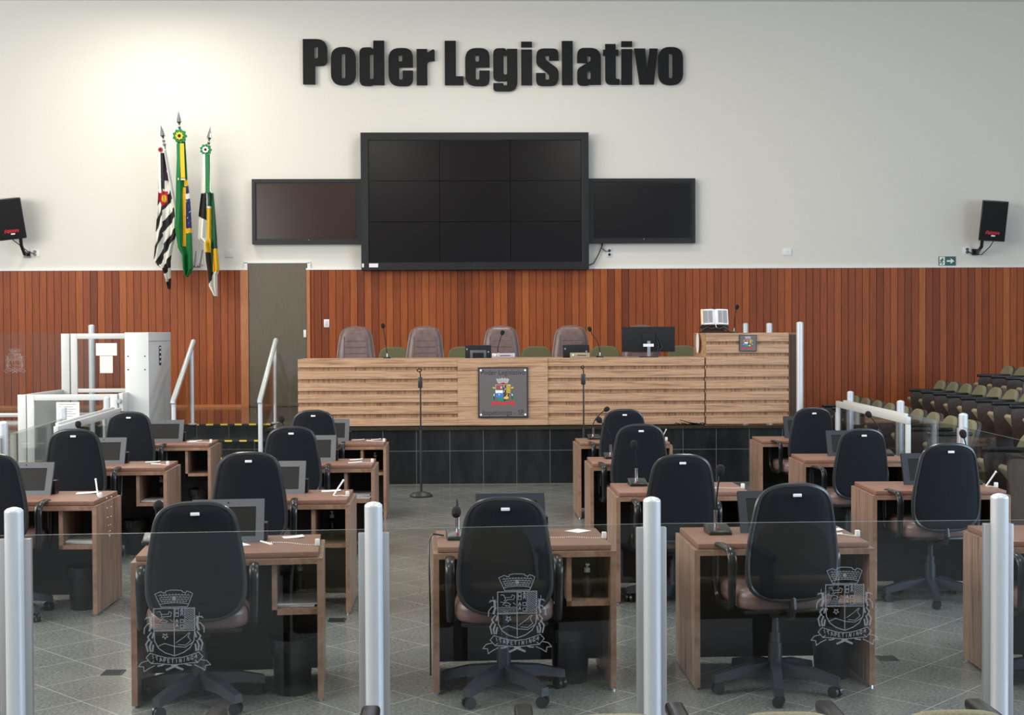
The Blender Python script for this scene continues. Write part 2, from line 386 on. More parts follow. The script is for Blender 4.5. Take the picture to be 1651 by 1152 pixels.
cb = MB(); cb.tube([(1.93, W-.05, 3.22), (1.92, W-.04, 3.15), (1.99, W-.03, 3.09), (2.04, W-.035, 3.09)], .006, 'black_plastic', 6).tube([(1.95, W-.06, 3.22), (1.88, W-.05, 3.05), (1.80, W-.04, 2.90), (1.72, W-.06, 2.87)], .009, 'black_plastic', 6)
tag(cb.build('screen_cable'), 'black cables hanging between the right side screen and its socket', 'cable')
ex = thing('exit_sign', 'small green exit sign with running figure and right arrow', 'sign', (7.405, W, 2.92))
MB().box(-.135, .135, -.012, 0, -.072, .072, 'exit_green').build('plate', ex)
a = MB(); a.flat([(-.01, -.014), (.055, -.014), (.05, -.045), (.11, 0), (.05, .045), (.055, .014), (-.01, .014)], -.0135, 'exit_white')
a.flat([(-.125, -.066), (-.04, -.066), (-.04, .066), (-.125, .066)], -.0128, 'exit_white').build('arrow', ex)
a = MB(); a.sphere((-.075, -.0135, .04), .011, 'exit_green', 8, (1, .1, 1))
for s in ([(-.08, .028), (-.09, -.005)], [(-.09, -.005), (-.072, -.028), (-.085, -.055)], [(-.09, -.005), (-.108, -.03), (-.118, -.028)], [(-.08, .024), (-.06, .008)], [(-.082, .024), (-.105, .014), (-.108, -.002)]): a.stroke(s, .014, -.0136, 'exit_green')
a.build('running_figure', ex)
# ------------------------------------------------------------------ lettering on the wall (units: 1 = 1.882 mm)
G = {}
def rings(*c): return list(c)
G['P'] = (203, rings(fillet([(0, 0), (0, 372), (203, 372, 95), (200, 152, 90), (100, 152), (100, 0)]), rrect(93, 212, 124, 312, 15)))
G['o'] = (206, rings(rrect(0, -5, 206, 310, 98), rrect(88, 50, 118, 258, 15)))
G['d'] = (205, rings(fillet([(205, 0), (205, 365), (115, 365), (115, 288, 20), (95, 310, 20), (0, 308, 75), (0, -6, 75), (95, -8, 20), (115, 14, 20), (115, 0)]), rrect(86, 48, 115, 255, 14)))
G['e'] = (203, rings(fillet([(203, 146), (203, 305, 96), (0, 305, 96), (0, -8, 96), (203, -8, 96), (203, 120), (117, 120), (117, 44, 14), (88, 44, 14), (88, 146)]), rrect(85, 192, 114, 250, 14)))
G['r'] = (150, rings(fillet([(0, 0), (0, 297), (88, 297), (88, 262, 12), (150, 308, 20), (150, 200), (88, 196, 35), (88, 0)])))
G['L'] = (155, rings([(0, 0), (0, 365), (92, 365), (92, 72), (155, 72), (155, 0)]))
G['g'] = (200, rings(fillet([(200, 297), (200, -53, 80), (0, -53, 70), (0, 14), (84, 14), (86, -4, 8), (114, -4, 8), (114, 48, 18), (95, 30, 20), (0, 32, 75), (0, 302, 75), (95, 302, 20), (114, 280, 15), (114, 297)]), rrect(86, 84, 114, 248, 14)))
G['i'] = (90, rings([(0, 0), (0, 293), (90, 293), (90, 0)], [(0, 313), (0, 358), (90, 358), (90, 313)]))
G['s'] = (187, rings(fillet([(187, 202), (187, 300, 85), (2, 300, 90), (2, 170, 60), (108, 88, 24), (108, 42, 14), (78, 42, 14), (78, 98), (0, 98), (0, -8, 85), (187, -8, 92), (187, 128, 60), (78, 210, 24), (78, 248, 14), (108, 248, 14), (108, 202)])))
G['l'] = (90, rings([(0, 0), (0, 362), (90, 362), (90, 0)]))
G['a'] = (198, rings(fillet([(198, 0), (198, 303, 90), (0, 303, 85), (0, 180), (84, 180), (84, 242, 13), (112, 242, 13), (112, 196, 24), (0, 130, 50), (0, -8, 75), (90, -8, 20), (112, 16, 14), (112, 0)]), fillet([(112, 134, 20), (84, 100, 20), (84, 44, 12), (112, 44, 12)])))
G['t'] = (132, rings(fillet([(18, 335), (105, 335), (105, 288), (127, 288), (127, 240), (105, 240), (105, 46, 14), (135, 46), (135, 0), (18, 0, 50), (18, 240), (0, 240), (0, 288), (18, 288)])))
G['v'] = (197, rings([(0, 298), (92, 298), (108, 112), (128, 298), (197, 298), (163, 2), (45, 2)]))
X1, X2, kk = -2.72, .211, .001882
SIGN = [('P', X1+0*kk, 5.695), ('o', X1+230*kk, 5.69), ('d', X1+466*kk, 5.685), ('e', X1+705*kk, 5.683), ('r', X1+938*kk, 5.683), ('L', X1+1171*kk, 5.683), ('e', X1+1340*kk, 5.683),
        ('g', X2+15*kk, 5.686), ('i', X2+247*kk, 5.683), ('s', X2+370*kk, 5.686), ('l', X2+585*kk, 5.686), ('a', X2+712*kk, 5.69), ('t', X2+928*kk, 5.69), ('i', X2+1080*kk, 5.69), ('v', X2+1187*kk, 5.69), ('o', X2+1388*kk, 5.692)]
LET = ['large letter P, first letter of Poder on the wall', 'large letter o, second letter of Poder, after the P', 'large letter d in the middle of Poder', 'large letter e in Poder, between d and r', 'large letter r ending the word Poder',
       'capital letter L, first letter of Legislativo on the wall', 'large letter e in Legislativo, right after the capital L', 'large letter g with a descender in Legislativo', 'large letter i in Legislativo, between g and s', 'large letter s in Legislativo', 'tall letter l in Legislativo, between s and a', 'large letter a in Legislativo', 'large letter t in Legislativo', 'large letter i in Legislativo, between t and v', 'large letter v in Legislativo', 'large letter o, last letter of Legislativo']
for (ch, x, z), lb in zip(SIGN, LET):
    o = filled('wall_letter', G[ch][1], .045, 'letter_black', None, Matrix.Diagonal((kk, 1, kk, 1)))
    o.location = (x, W-.07, z); tag(o, 'black ' + lb, 'letter', 'Poder Legislativo wall letters')
    p = MB()
    for fx, fz in ((.2, .1), (.2, .8)): p.cyl((G[ch][0]*kk*fx, .045, 300*kk*fz), (G[ch][0]*kk*fx, .07, 300*kk*fz), .01, 'alu_plate', seg=6)
    p.build('wall_spacer', o)
# ------------------------------------------------------------------ screens
vw = thing('video_wall', 'large black video wall of nine unlit panels at the centre of the wall', 'screen', (-.055, W, 3.86))
X0, X1_, Z0, Z1 = -1.765, 1.765, -1.06, 1.06
b = MB(); yb, yf = 0, -.24
b.box(X0, X0+.115, yf, yb, Z0, Z1, 'screen_bezel').box(X1_-.115, X1_, yf, yb, Z0, Z1, 'screen_bezel').box(X0+.115, X1_-.115, yf, yb, Z1-.115, Z1, 'screen_bezel').box(X0+.115, X1_-.115, yf, yb, Z0, Z0+.115, 'screen_bezel')
b.box(X0+.05, X1_-.05, -.1, -.05, Z0+.05, Z1-.05, 'seam')
b.build('frame', vw)
MB().box(X1_-.10, X1_-.095, yf-.002, yf, Z0+.02, Z1-.1, 'dark_metal').box(-.02, -.016, yf-.002, yf, Z0, Z0+.11, 'dark_metal').build('frame_seam', vw)
pw, ph = (X1_-X0-.23)/3, (Z1-Z0-.23)/3
for i in range(3):
    for j in range(3):
        x = X0+.115+i*pw; z = Z0+.115+j*ph; q = MB()
        q.box(x+.003, x+pw-.003, -.205, -.11, z+.003, z+ph-.003, 'screen_glass'); q.build('screen_panel', vw)
b = MB()
for i in range(3): b.box(X0+.16+i*pw, X0+.06+(i+1)*pw, -.21, -.2, Z1-.122, Z1-.116, 'dark_metal')
b.build('top_vent', vw)
MB().box(X0+.012, X0+.04, yf-.004, yf, Z0+.04, Z0+.1, 'paper').box(X0+.12, X0+.26, yf-.004, yf, Z0+.04, Z0+.1, 'paper').build('sticker', vw)['label'] = 'white paper stickers'
def side_screen(x0, x1, z0, z1, label, gm):
    t = thing('side_screen', label, 'screen', ((x0+x1)/2, W, (z0+z1)/2), 0, 'screens beside the video wall'); w2, h2 = (x1-x0)/2, (z1-z0)/2; f = .055
    b = MB()
    b.box(-w2, -w2+f, -.12, 0, -h2, h2, 'screen_bezel').box(w2-f, w2, -.12, 0, -h2, h2, 'screen_bezel').box(-w2+f, w2-f, -.12, 0, h2-f, h2, 'screen_bezel').box(-w2+f, w2-f, -.12, 0, -h2, -h2+f, 'screen_bezel'); b.build('frame', t)
    b = MB(); g = .02; f2 = f
    b.box(-w2+f2, w2-f2, -.10, -.02, -h2+f2, h2-f2, 'screen_bezel'); b.build('inner_bezel', t)
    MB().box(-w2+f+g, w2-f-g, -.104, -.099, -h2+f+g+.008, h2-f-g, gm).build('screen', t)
    MB().cyl((.03, -.104, -h2+f+.012), (.03, -.106, -h2+f+.012), .006, 'alu_plate', seg=8).build('logo_dot', t)
side_screen(-3.52, -1.83, 3.21, 4.22, 'unlit side screen with brown sheen left of the video wall', 'screen_painted_sheen')
side_screen(1.72, 3.39, 3.21, 4.22, 'unlit black side screen right of the video wall', 'screen_glass')
# ------------------------------------------------------------------ loudspeakers
def speaker(x, z, rz, tilt, roll_, label, mx, mz):
    t = thing('loudspeaker', label, 'speaker', (x, 20.62, z), 0, 'loudspeakers on the back wall')
    M = Matrix.Rotation(rz, 4, 'Z') @ Matrix.Rotation(tilt, 4, 'X') @ Matrix.Rotation(roll_, 4, 'Y')
    b = MB(); poly = [(-.2, -.17), (.2, -.17), (.13, .15), (-.13, .15)]
    b.prism(poly, -.31, .31, 'gloss_plastic', 'xy', M); c = b.build('cabinet', t, 20)
    md = c.modifiers.new('b', 'BEVEL'); md.width = .012; md.segments = 2
    b = MB(); b.rbox(-.185, .185, -.185, -.168, -.295, .295, .008, 'black_foam', M=M); b.build('grille', t)
    b = MB()
    for s in ([(-.1, -.2), (-.08, -.15), (-.06, -.2)], [(-.05, -.205), (-.02, -.16), (-.015, -.2), (.01, -.2)], [(.01, -.2), (.03, -.165), (.05, -.2), (.07, -.165), (.09, -.2)], [(-.1, -.165), (.1, -.175)]): b.stroke(s, .017, -.187, 'red', M=M)
    b.flat([(-.02, -.235), (.04, -.235), (.04, -.215), (-.02, -.215)], -.187, 'paper', M); b.build('badge', t, 0)['label'] = 'red script badge'
    b = MB(); b.tube([(mx-x, .02, -.28), (mx-x, .05, -.40), (mx-x, .2, mz-z), (mx-x, .325, mz-z)], .028, 'black_plastic', 8); b.box(mx-x-.05, mx-x+.05, .3, .325, mz-z-.05, mz-z+.05, 'black_plastic'); b.build('bracket', t)
    return t
s1 = speaker(7.98, 3.53, radians(-8), radians(8), radians(4), 'black tilted loudspeaker high on the wall at right', 7.85, 3.06)
s2 = speaker(-7.16, 3.6, radians(16), radians(8), radians(-8), 'black tilted loudspeaker cut by the photo edge at left', -7.02, 3.07)
MB().tube([(.05, 0, -.3), (.02, .1, -.40), (-.08, .18, -.52), (-.2, .26, -.5), (-.26, .305, -.45)], .007, 'black_plastic', 6).build('cable', s1)
MB().tube([(.0, 0, -.3), (.1, .1, -.40), (.2, .22, -.50), (.25, .30, -.52)], .007, 'black_plastic', 6).build('cable', s2)
# ------------------------------------------------------------------ flags
def fx(px, py): return (-4.85 + (px-260)*.00919, 5.016 - (py-202)*.0095)
def flag(label, tip, foot, ros, rosm, rows, colour, ribbon, depth):
    xt, zt = fx(*tip); xf, zf = fx(*foot); y0 = 20.62-depth
    t = thing('flag', label, 'flag', (0, 0, 0), 0, 'flags on the left of the wall'); t.location = (xf, y0, zf)
    def L(px, py): x, z = fx(px, py); return x-xf, z-zf
    tx, tz = xt-xf, zt-zf; dv = Vector((tx, 0, tz)).normalized(); Q = Vector((0, 0, 1)).rotation_difference(dv).to_matrix().to_4x4(); Ln = Vector((tx, 0, tz)).length
    MB().cyl((0, 0, 0), dv*(Ln-.37), .014, 'alu').build('pole', t)
    MB().lathe([(.008, Ln-.40), (.013, Ln-.36), (.02, Ln-.325), (.034, Ln-.30), (.014, Ln-.275), (.028, Ln-.245), (.012, Ln-.22), (.016, Ln-.20), (.04, Ln-.165), (.03, Ln-.11), (.003, Ln)], 'chrome', 10, Q, 1).build('spear_finial', t)
    lo = [r[0] for r in rows]; nv, nu = 230, 70; b = MB(); vs = []; cols = []
    for i in range(nv+1):
        py = lo[0] + (lo[-1]-lo[0])*i/nv
        k = max(j for j in range(len(rows)-1) if lo[j] <= py+1e-6); f = (py-lo[k])/(lo[k+1]-lo[k]); l = rows[k][1]*(1-f)+rows[k+1][1]*f; r = rows[k][2]*(1-f)+rows[k+1][2]*f
        amp = .012 + .05*min(1, i/nv*1.6)
        for j in range(nu+1):
            s = j/nu; px = l+(r-l)*s; x, z = L(px, py)
            vs.append((x, -.035 - amp*1.3 - amp*(.9*sin(s*pi*3.1+py*.012+depth*9)+.5*sin(s*pi*6.3+1.3+py*.02)), z)); 
    w_ = nu+1; groups = {}
    for i in range(nv):
        py = lo[0] + (lo[-1]-lo[0])*(i+.5)/nv
        k = max(j for j in range(len(rows)-1) if lo[j] <= py+1e-6); f = (py-lo[k])/(lo[k+1]-lo[k]); l = rows[k][1]*(1-f)+rows[k+1][1]*f; r = rows[k][2]*(1-f)+rows[k+1][2]*f
        for j in range(nu):
            cols.append(colour(l+(r-l)*(j+.5)/nu, py))
    vv = [b.b.verts.new(v) for v in vs]; q = 0
    for i in range(nv):
        for j in range(nu):
            fc = b.b.faces.new([vv[i*w_+j], vv[i*w_+j+1], vv[(i+1)*w_+j+1], vv[(i+1)*w_+j]]); fc.material_index = b.mi(cols[q]); q += 1
    c = b.build('cloth', t, 180); md = c.modifiers.new('s', 'SOLIDIFY'); md.thickness = .004
    rx, rz_ = L(*ros[:2]); R = ros[2]; n = 9
    pet = [(rx+R*(1+.1*cos(n*a))*cos(a), rz_+R*(1+.1*cos(n*a))*sin(a)) for a in [2*pi*i/72 for i in range(72)]]
    rs = MB().prism(pet, -.10, -.07, rosm[0]).build('rosette', t)
    MB().prism([(rx-.002+R*.56*(1+.12*cos(8*a))*cos(a), rz_+R*.56*(1+.12*cos(8*a))*sin(a)) for a in [2*pi*i/60 for i in range(60)]], -.115, -.09, rosm[1]).build('rosette_ring', rs)
    MB().sphere((rx-.002, -.115, rz_), R*.26, rosm[2], 10, (1, .5, 1)).build('rosette_button', rs)
    for (pxa, pxb, ya, yb_, m) in ribbon:
        q = MB(); pts = [L(pxa, ya), L(pxb, ya), L(pxb+1.5, yb_), L(pxa+.5, yb_)]; q.prism(pts, -.105, -.1, m); q.build('ribbon', t)
    return t
def sp_col(px, py):
    if py < 305 and px < 272 - (305-py)*.02:
        if py > 270 and px > 267: return 'flag_purple' if py < 292 else 'flag_white'
        return 'flag_black'
    if 309 < py < 334 - abs(px-265)*1.3 and 256 < px < 272:
        return 'flag_yellow' if ((px-267)/3.2)**2+((py-321)/6.)**2 < 1 else 'flag_red'
    q = (py + (1.2 if px > 265 else 2.2)*(px-265) - (8 if px > 265 else 14))/35.
    return 'flag_black' if q % 1 < .5 else 'flag_white'
def br_col(px, py):
    if 298.5 < px < 303.8 and 304 < py < 398: return 'flag_yellow'
    if px >= 303.8 and 302 <= py < 370:
        if int(px*1.3+py*.9) % 13 == 0 and int(py) % 9 < 3 and py > 322: return 'flag_white'
        return 'flag_white' if 314 < py < 322 else 'flag_blue'
    if px > 301 and (292 <= py < 302 or 370 <= py < 377): return 'flag_yellow'
    return 'flag_green'
def it_col(px, py):
    if py < 312: return 'flag_green' if 334.5 < px < 342 else 'flag_white'
    if py > 438:
        return 'flag_black' if px < 347-(py-438)*.25 else 'flag_white'
    if px > 346 and py > 402: return 'flag_yellow'
    if px > 343 or (px > 338 and py < 333): return 'flag_dkgreen'
    if px > 336 and 336 < py < 408: return 'flag_yellow'
    if px > 336 + (py-408)*.02 and py >= 408: return 'flag_black'
    if py < 349 + (px-322)*.5 : return 'flag_black' if px < 336 else 'flag_white'
    return 'flag_white'
flag('black and white striped flag with red corner, left of three', (260, 202), (301, 430), (262, 243, .062), ('flag_white', 'flag_red', 'flag_black'),
     [(246, 258, 266), (300, 257, 276), (340, 255, 285), (380, 251.5, 287), (400, 250, 281), (422, 247.5, 277), (434, 262, 277), (450, 269, 277), (466, 274, 276)], sp_col, [(258, 261.5, 248, 312, 'flag_white'), (261.5, 265.5, 248, 306, 'flag_black')], .05)
flag('green flag with yellow and starry blue, middle of three', (291, 181), (306, 430), (295, 222, .10), ('flag_green', 'flag_yellow', 'flag_black'),
     [(230, 290, 303), (290, 287.5, 308), (330, 287, 313), (370, 286, 314.5), (400, 290.5, 314.5), (412, 297, 314.5), (434, 298, 314.5), (447, 304, 306)], br_col, [(295.5, 302, 234, 290, 'flag_yellow'), (290, 295, 234, 288, 'flag_green'), (291, 303, 289, 292.5, 'paper_cream')], .12)
flag('green, white, black and yellow flag, right of three', (342, 205), (316, 430), (336, 243, .082), ('flag_green', 'flag_white', 'flag_black'),
     [(250, 331.5, 342), (310, 327, 344), (313, 327, 349), (345, 323, 351.5), (385, 321, 354), (392, 330, 354), (420, 332.5, 356), (436, 336, 357), (444, 338, 353), (462, 340, 353), (478, 350, 353)], it_col, [(335, 341, 250, 312, 'flag_green'), (331.5, 335, 250, 311, 'flag_white')], .05)
b = MB()
for p in [((-4.50, 20.75, 2.86), (-4.50, 20.75, 3.16)), ((-4.55, 20.75, 2.86), (-4.30, 20.75, 2.86)), ((-4.32, 20.75, 2.86), (-4.26, 20.7, 3.12)), ((-4.40, 20.75, 2.86), (-4.36, 20.7, 3.10)), ((-4.50, 20.75, 2.9), (-4.50, 20.95, 2.9)), ((-4.32, 20.75, 2.9), (-4.32, 20.95, 2.9)), ((-4.53, 20.6, 2.87), (-4.3, 20.6, 2.87)), ((-4.47, 20.6, 2.87), (-4.47, 20.78, 2.87)), ((-4.36, 20.6, 2.87), (-4.36, 20.78, 2.87))]: b.cyl(p[0], p[1], .014, 'alu_plate', seg=8)
tag(b.build('flag_bracket'), 'metal wall bracket holding the three flag poles', 'bracket')
# ================================================================== crest drawing (units: 1 = about .37 mm, centre x=440)
def star(cx, cz, r): return [(cx+(r if i % 2 == 0 else r*.42)*sin(pi*i/5), cz+(r if i % 2 == 0 else r*.42)*cos(pi*i/5)) for i in range(10)]
GL = {'I': [[(0, 0), (0, 1)]], 'T': [[(-.35, 1), (.35, 1)], [(0, 0), (0, 1)]], 'A': [[(-.38, 0), (0, 1), (.38, 0)], [(-.2, .35), (.2, .35)]], 'P': [[(-.28, 0), (-.28, 1), (.22, 1), (.3, .85), (.3, .62), (.2, .48), (-.28, .48)]],
      'E': [[(.28, 0), (-.28, 0), (-.28, 1), (.28, 1)], [(-.28, .5), (.2, .5)]], 'N': [[(-.3, 0), (-.3, 1), (.3, 0), (.3, 1)]], 'G': [[(.3, .85), (.15, 1), (-.2, 1), (-.32, .8), (-.32, .2), (-.2, 0), (.18, 0), (.3, .15), (.3, .45), (.05, .45)]]}
def crest_lines(s, y, m='etched'):
    """frosted outline crest; returns one mesh, centred"""
    b = MB(); k = s
    def P(x, z): return ((x-440)*k, (600-z)*k)
    def st(pts, w=9, closed=False): b.stroke([P(*p) for p in pts], w*k, y, m, closed)
    st([(300, 360), (585, 360), (600, 330), (645, 215), (615, 195), (580, 185), (570, 205), (535, 195), (525, 178), (470, 172), (400, 172), (352, 182), (345, 205), (310, 195), (300, 185), (232, 212), (285, 330)], 9, True)
    st([(285, 330), (340, 318), (440, 312), (540, 318), (600, 330)], 8)
    for z in (225, 250, 275, 297): st([(265+(z-225)*.5, z+6), (360, z), (440, z-3), (520, z), (612-(z-225)*.5, z+6)], 6)
    for i, x in enumerate(range(290, 600, 34)):
        for j, z in enumerate((212, 237, 262, 287)): st([(x+(j % 2)*16, z), (x+(j % 2)*16, z+22)], 6)
    b.flat([P(422, 285), P(422, 250), P(440, 236), P(458, 250), P(458, 285)], y, m)
    st([(218, 375), (665, 375), (665, 620), (655, 740), (610, 820), (540, 870), (440, 905), (340, 870), (270, 820), (226, 740), (218, 620)], 11, True)
    st([(440, 375), (440, 905)], 10); st([(218, 625), (665, 625)], 10); st([(555, 375), (555, 610)], 7); st([(440, 610), (555, 610)], 6)
    for z in (552, 572, 592, 612): st([(228+i*21, z+(5 if i % 2 else -5)) for i in range(11)], 7)
    st([(255, 410), (290, 410), (300, 440), (375, 440), (385, 410), (415, 425), (400, 465), (330, 465), (300, 500), (250, 490)], 8); st([(275, 525), (300, 500), (335, 500), (365, 520), (350, 535), (300, 530)], 8); st([(395, 500), (425, 525)], 8); st([(300, 440), (310, 465), (290, 480)], 8)
    for i, (x, z) in enumerate([(470, 405), (470, 450), (525, 520), (525, 580)]): st([(x-18, z-18), (x+18, z-18), (x+18, z+18), (x-18, z+18)], 8, True)
    for x, z in [(525, 400), (525, 440), (470, 520), (470, 570)]: st([(x-14, z+22), (x, z-22), (x+14, z+22)], 9); st([(x-16, z), (x+16, z)], 8)
    for i in range(-9, 10):
        z0 = 375+i*24; x0, x1 = 560, 660; zz = [(x0, z0), (x1, z0+78)]
        a0 = max(0, (380-z0)/78); a1 = min(1, (612-z0)/78)
        if a0 < a1: st([(x0+100*a0, z0+78*a0), (x0+100*a1, z0+78*a1)], 9)
    b.stroke([P(*q) for q in star(340, 685, 34)], 8*k, y, m, True)
    st([(250, 800), (335, 765), (440, 800), (560, 812), (640, 760)], 9); st([(460, 760), (560, 690), (600, 650), (612, 655), (590, 690), (620, 740), (560, 790), (480, 780)], 8)
    for sgn in (-1, 1):
        def Q(x, z): return (440+sgn*(440-x), z)
        for pts, w in [([(165, 425), (165, 470)], 8), ([(120, 490), (165, 470), (205, 490)], 10), ([(130, 470), (165, 472), (200, 465)], 10), ([(180, 480), (190, 560), (170, 620)], 26), ([(150, 545), (115, 590), (112, 650)], 13), ([(150, 545), (170, 540)], 13), ([(190, 640), (150, 690), (175, 730)], 16), ([(215, 650), (200, 700)], 20), ([(160, 720), (130, 770), (150, 850)], 18), ([(190, 740), (170, 800), (180, 850)], 20), ([(210, 780), (200, 850)], 20)]:
            b.stroke([P(*Q(*p)) for p in pts], w*k, y, m)
        st([Q(*p) for p in [(175, 870), (130, 920), (185, 985), (215, 960)]], 10)
        st([Q(*p) for p in [(150, 955), (85, 968), (45, 1015), (100, 1020), (108, 1075), (160, 1040), (225, 1010)]], 10, False)
        st([Q(*p) for p in [(350, 1060), (410, 1035), (470, 1010)]], 24); st([Q(*p) for p in [(255, 1015), (300, 1010), (320, 1000)]], 16)
    top = [(175, 870), (260, 900), (350, 925), (440, 932), (530, 925), (620, 900), (705, 870)]; bot = [(185, 985), (270, 990), (360, 1000), (440, 1005), (520, 1000), (610, 990), (695, 985)]
    st(top, 10); st(bot, 10)
    txt = 'ITAPETININGA'
    for i, ch in enumerate(txt):
        q = (i+.5)/len(txt); cx = 188+q*504; cz = 984 - 60*(2*q-1)**2; a = -(2*q-1)*.26
        for ln in GL[ch]:
            b.stroke([P(cx+(px*34*cos(a)-pz*40*sin(a)), cz-(pz*40*cos(a)+px*34*sin(a))) for px, pz in ln], 9*k, y, m)
    return b
def crest_colour(s, y):
    b = MB()
    def P(x, z): return ((x-540)*s, (530-z)*s)
    def fl(pts, m, d=0): b.flat([P(*p) for p in pts], y-d, m)
    fl([(420, 305), (445, 290), (460, 305), (480, 285), (500, 300), (525, 278), (545, 300), (570, 280), (590, 300), (610, 285), (625, 300), (648, 300), (615, 375), (460, 375)], 'crest_silver')
    for x in (470, 500, 530, 560, 590): b.stroke([P(x, 310), P(x+(540-x)*.1, 365)], 5*s, y-.0006, 'plaque_grey')
    fl([(460, 385), (540, 362), (620, 385), (540, 392)], 'crest_red')
    sh = [(408, 395), (668, 395), (664, 560), (630, 640), (540, 692), (450, 640), (412, 560)]
    fl(sh, 'crest_silver'); fl([(418, 402), (535, 402), (535, 490), (418, 490)], 'plaque_grey', .0004)
    fl([(430, 425), (460, 410), (500, 418), (518, 440), (500, 470), (470, 465), (440, 455)], 'crest_red', .0008)
    fl([(500, 425), (520, 430), (515, 465), (502, 460)], 'crest_white', .0009)
    fl([(410, 492), (537, 492), (537, 540), (410, 540)], 'crest_white', .0004)
    fl([(410, 540), (540, 540), (540, 690), (450, 640), (414, 580)], 'crest_blue', .0004); fl(star_p(475, 566, 16), 'crest_white', .0008)
    fl([(430, 635), (490, 612), (540, 640), (540, 690), (450, 650)], 'crest_green', .0008)
    fl([(537, 402), (595, 402), (595, 545), (537, 545)], 'crest_dark', .0004)
    for x, z in ((556, 425), (576, 470), (556, 510)): fl([(x-8, z-18), (x+8, z-18), (x+8, z+18), (x-8, z+18)], 'crest_silver', .0008)
    fl([(595, 398), (665, 398), (662, 545), (595, 545)], 'crest_yellow', .0004)
    for i in range(5): b.stroke([P(597, 405+i*30), P(662, 440+i*30)], 9*s, y-.0008, 'crest_dark')
    fl([(542, 545), (660, 545), (630, 640), (542, 690)], 'crest_dark', .0004)
    fl([(545, 635), (560, 605), (585, 600), (605, 560), (618, 552), (610, 600), (635, 605), (625, 640), (590, 645)], 'crest_yellow', .0008)
    for g in (-1, 1):
        def Q(x, z): return (540+g*(x-540), z)
        fl([Q(*p) for p in [(672, 445), (700, 440), (702, 425), (710, 440), (725, 450), (700, 462), (675, 460)]], 'crest_yellow')
        b.stroke([P(*Q(*p)) for p in [(700, 465), (706, 540), (690, 650)]], 11*s, y, 'crest_green'); fl([Q(*p) for p in [(690, 600), (720, 590), (722, 640), (690, 655)]], 'crest_green')
        fl([Q(*p) for p in [(684, 555), (695, 550), (705, 580), (692, 592)]], 'crest_white', .0003)
        fl([Q(*p) for p in [(660, 680), (715, 675), (725, 720), (755, 745), (730, 765), (690, 740), (660, 735)]], 'crest_red')
    fl([(360, 690), (440, 690), (540, 705), (640, 690), (715, 680), (700, 730), (640, 725), (540, 748), (440, 728), (380, 735)], 'crest_red', .0004)
    fl([(450, 745), (540, 755), (630, 745), (540, 765)], 'crest_green')
    return b
def star_p(x, z, r): return star(x, z, r)

# ================================================================== the mesa and lectern on the stage
FY = 16.15
def plank_front(parent, x0, x1, z0, z1, n, yb, yf, groove, ends=0):
    """n wide boards with recessed grooves"""
    per = (z1-z0+groove)/n; q = 1
    for i in range(n):
        za = z0+i*per; MB().box(x0, x1, yf, yb, za, za+per-groove, 'mesa_wood').build('front_board', parent)
    MB().box(x0+ends, x1-ends, yb-.003, yb+.01, z0, z1, 'mesa_back_wood').build('groove_backing', parent)
ms = thing('speakers_bench', 'long light wood bench with grooved boards across the stage', 'table', (0, FY, .68))
plank_front(ms, -2.193, -.263, .02, .83, 6, .032, .0, .044, .0)
plank_front(ms, .827, 2.735, .02, .83, 6, .032, .0, .044, .0)
MB().box(-.263, .827, -.012, .035, .02, .83, 'mesa_wood').build('centre_panel', ms)
MB().box(-2.193, 2.735, .045, .75, .80, .83, 'mesa_wood').build('bench_top', ms)
for x in (-2.19, 2.70): MB().box(x, x+.03, .045, .74, 0.0, .80, 'mesa_back_wood').build('side_panel', ms)
MB().box(-2.19, 2.73, .03, .06, 0, .02, 'seam').build('plinth', ms)
pq = thing('bench_plaque', 'grey square plaque with coloured crest and black lettering on the bench', 'plaque', (.284, FY-.013, 1.098))
MB().box(-.302, .302, -.022, 0, -.305, .305, 'plaque_ink').build('backing', pq)
MB().box(-.287, .287, -.026, -.022, -.29, .29, 'plaque_grey').build('face', pq)
crest_colour(.000712, -.0268).build('crest', pq, 0, False)
words('Poder Legislativo', 0, .215, -.0268, .085, 'plaque_ink', pq, .53); words('Itapetininga - SP', 0, -.27, -.0268, .085, 'plaque_ink', pq, .50)
for x in (-.268, .268):
    for z in (-.268, .268): MB().cyl((x, -.026, z), (x, -.036, z), .013, 'disc_white', seg=10).build('screw', pq)
# lectern, wider at the back
lc = thing('lectern', 'tall light wood lectern with grooved front beside the bench', 'lectern', (0, FY, .68))
plank_front(lc, 2.755, 3.765, .02, 1.125, 8, .028, 0, .040, .012)
A = [(2.745, .035), (3.772, .035), (4.05, .75), (2.72, .75)]
MB().prism(A, 1.10, 1.125, 'mesa_wood', 'xy').build('lectern_top', lc)
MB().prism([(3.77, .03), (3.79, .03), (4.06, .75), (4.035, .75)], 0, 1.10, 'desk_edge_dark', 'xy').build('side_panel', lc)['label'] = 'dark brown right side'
b = MB()
zs = [0, 0.84, .87, 1.07, 1.10]
b.prism([(2.747, .035), (2.765, .035), (2.745, .75), (2.722, .75)], 0, 1.10, 'mesa_wood', 'xy'); b.build('side_panel', lc)
MB().lathe([(.002, 0), (.05, .001), (.064, .004), (.066, .008)], 'disc_white', 24, Matrix.Translation((2.712, .33, 1.0)) @ Matrix.Rotation(radians(-90), 4, 'Y') @ Matrix.Diagonal((1.9, 1.7, 1, 1))).build('oval_disc', lc)['label'] = 'white oval disc'
lp = thing('lectern_plaque', 'small dark plaque with coloured crest on the lectern front', 'plaque', (3.264, FY-.001, 1.679))
MB().box(-.105, .105, -.018, 0, -.10, .10, 'plaque_ink').build('backing', lp); MB().box(-.097, .097, -.02, -.018, -.092, .092, 'plaque_grey').build('face', lp)
crest_colour(.00034, -.0206).build('crest', lp, 0, False)

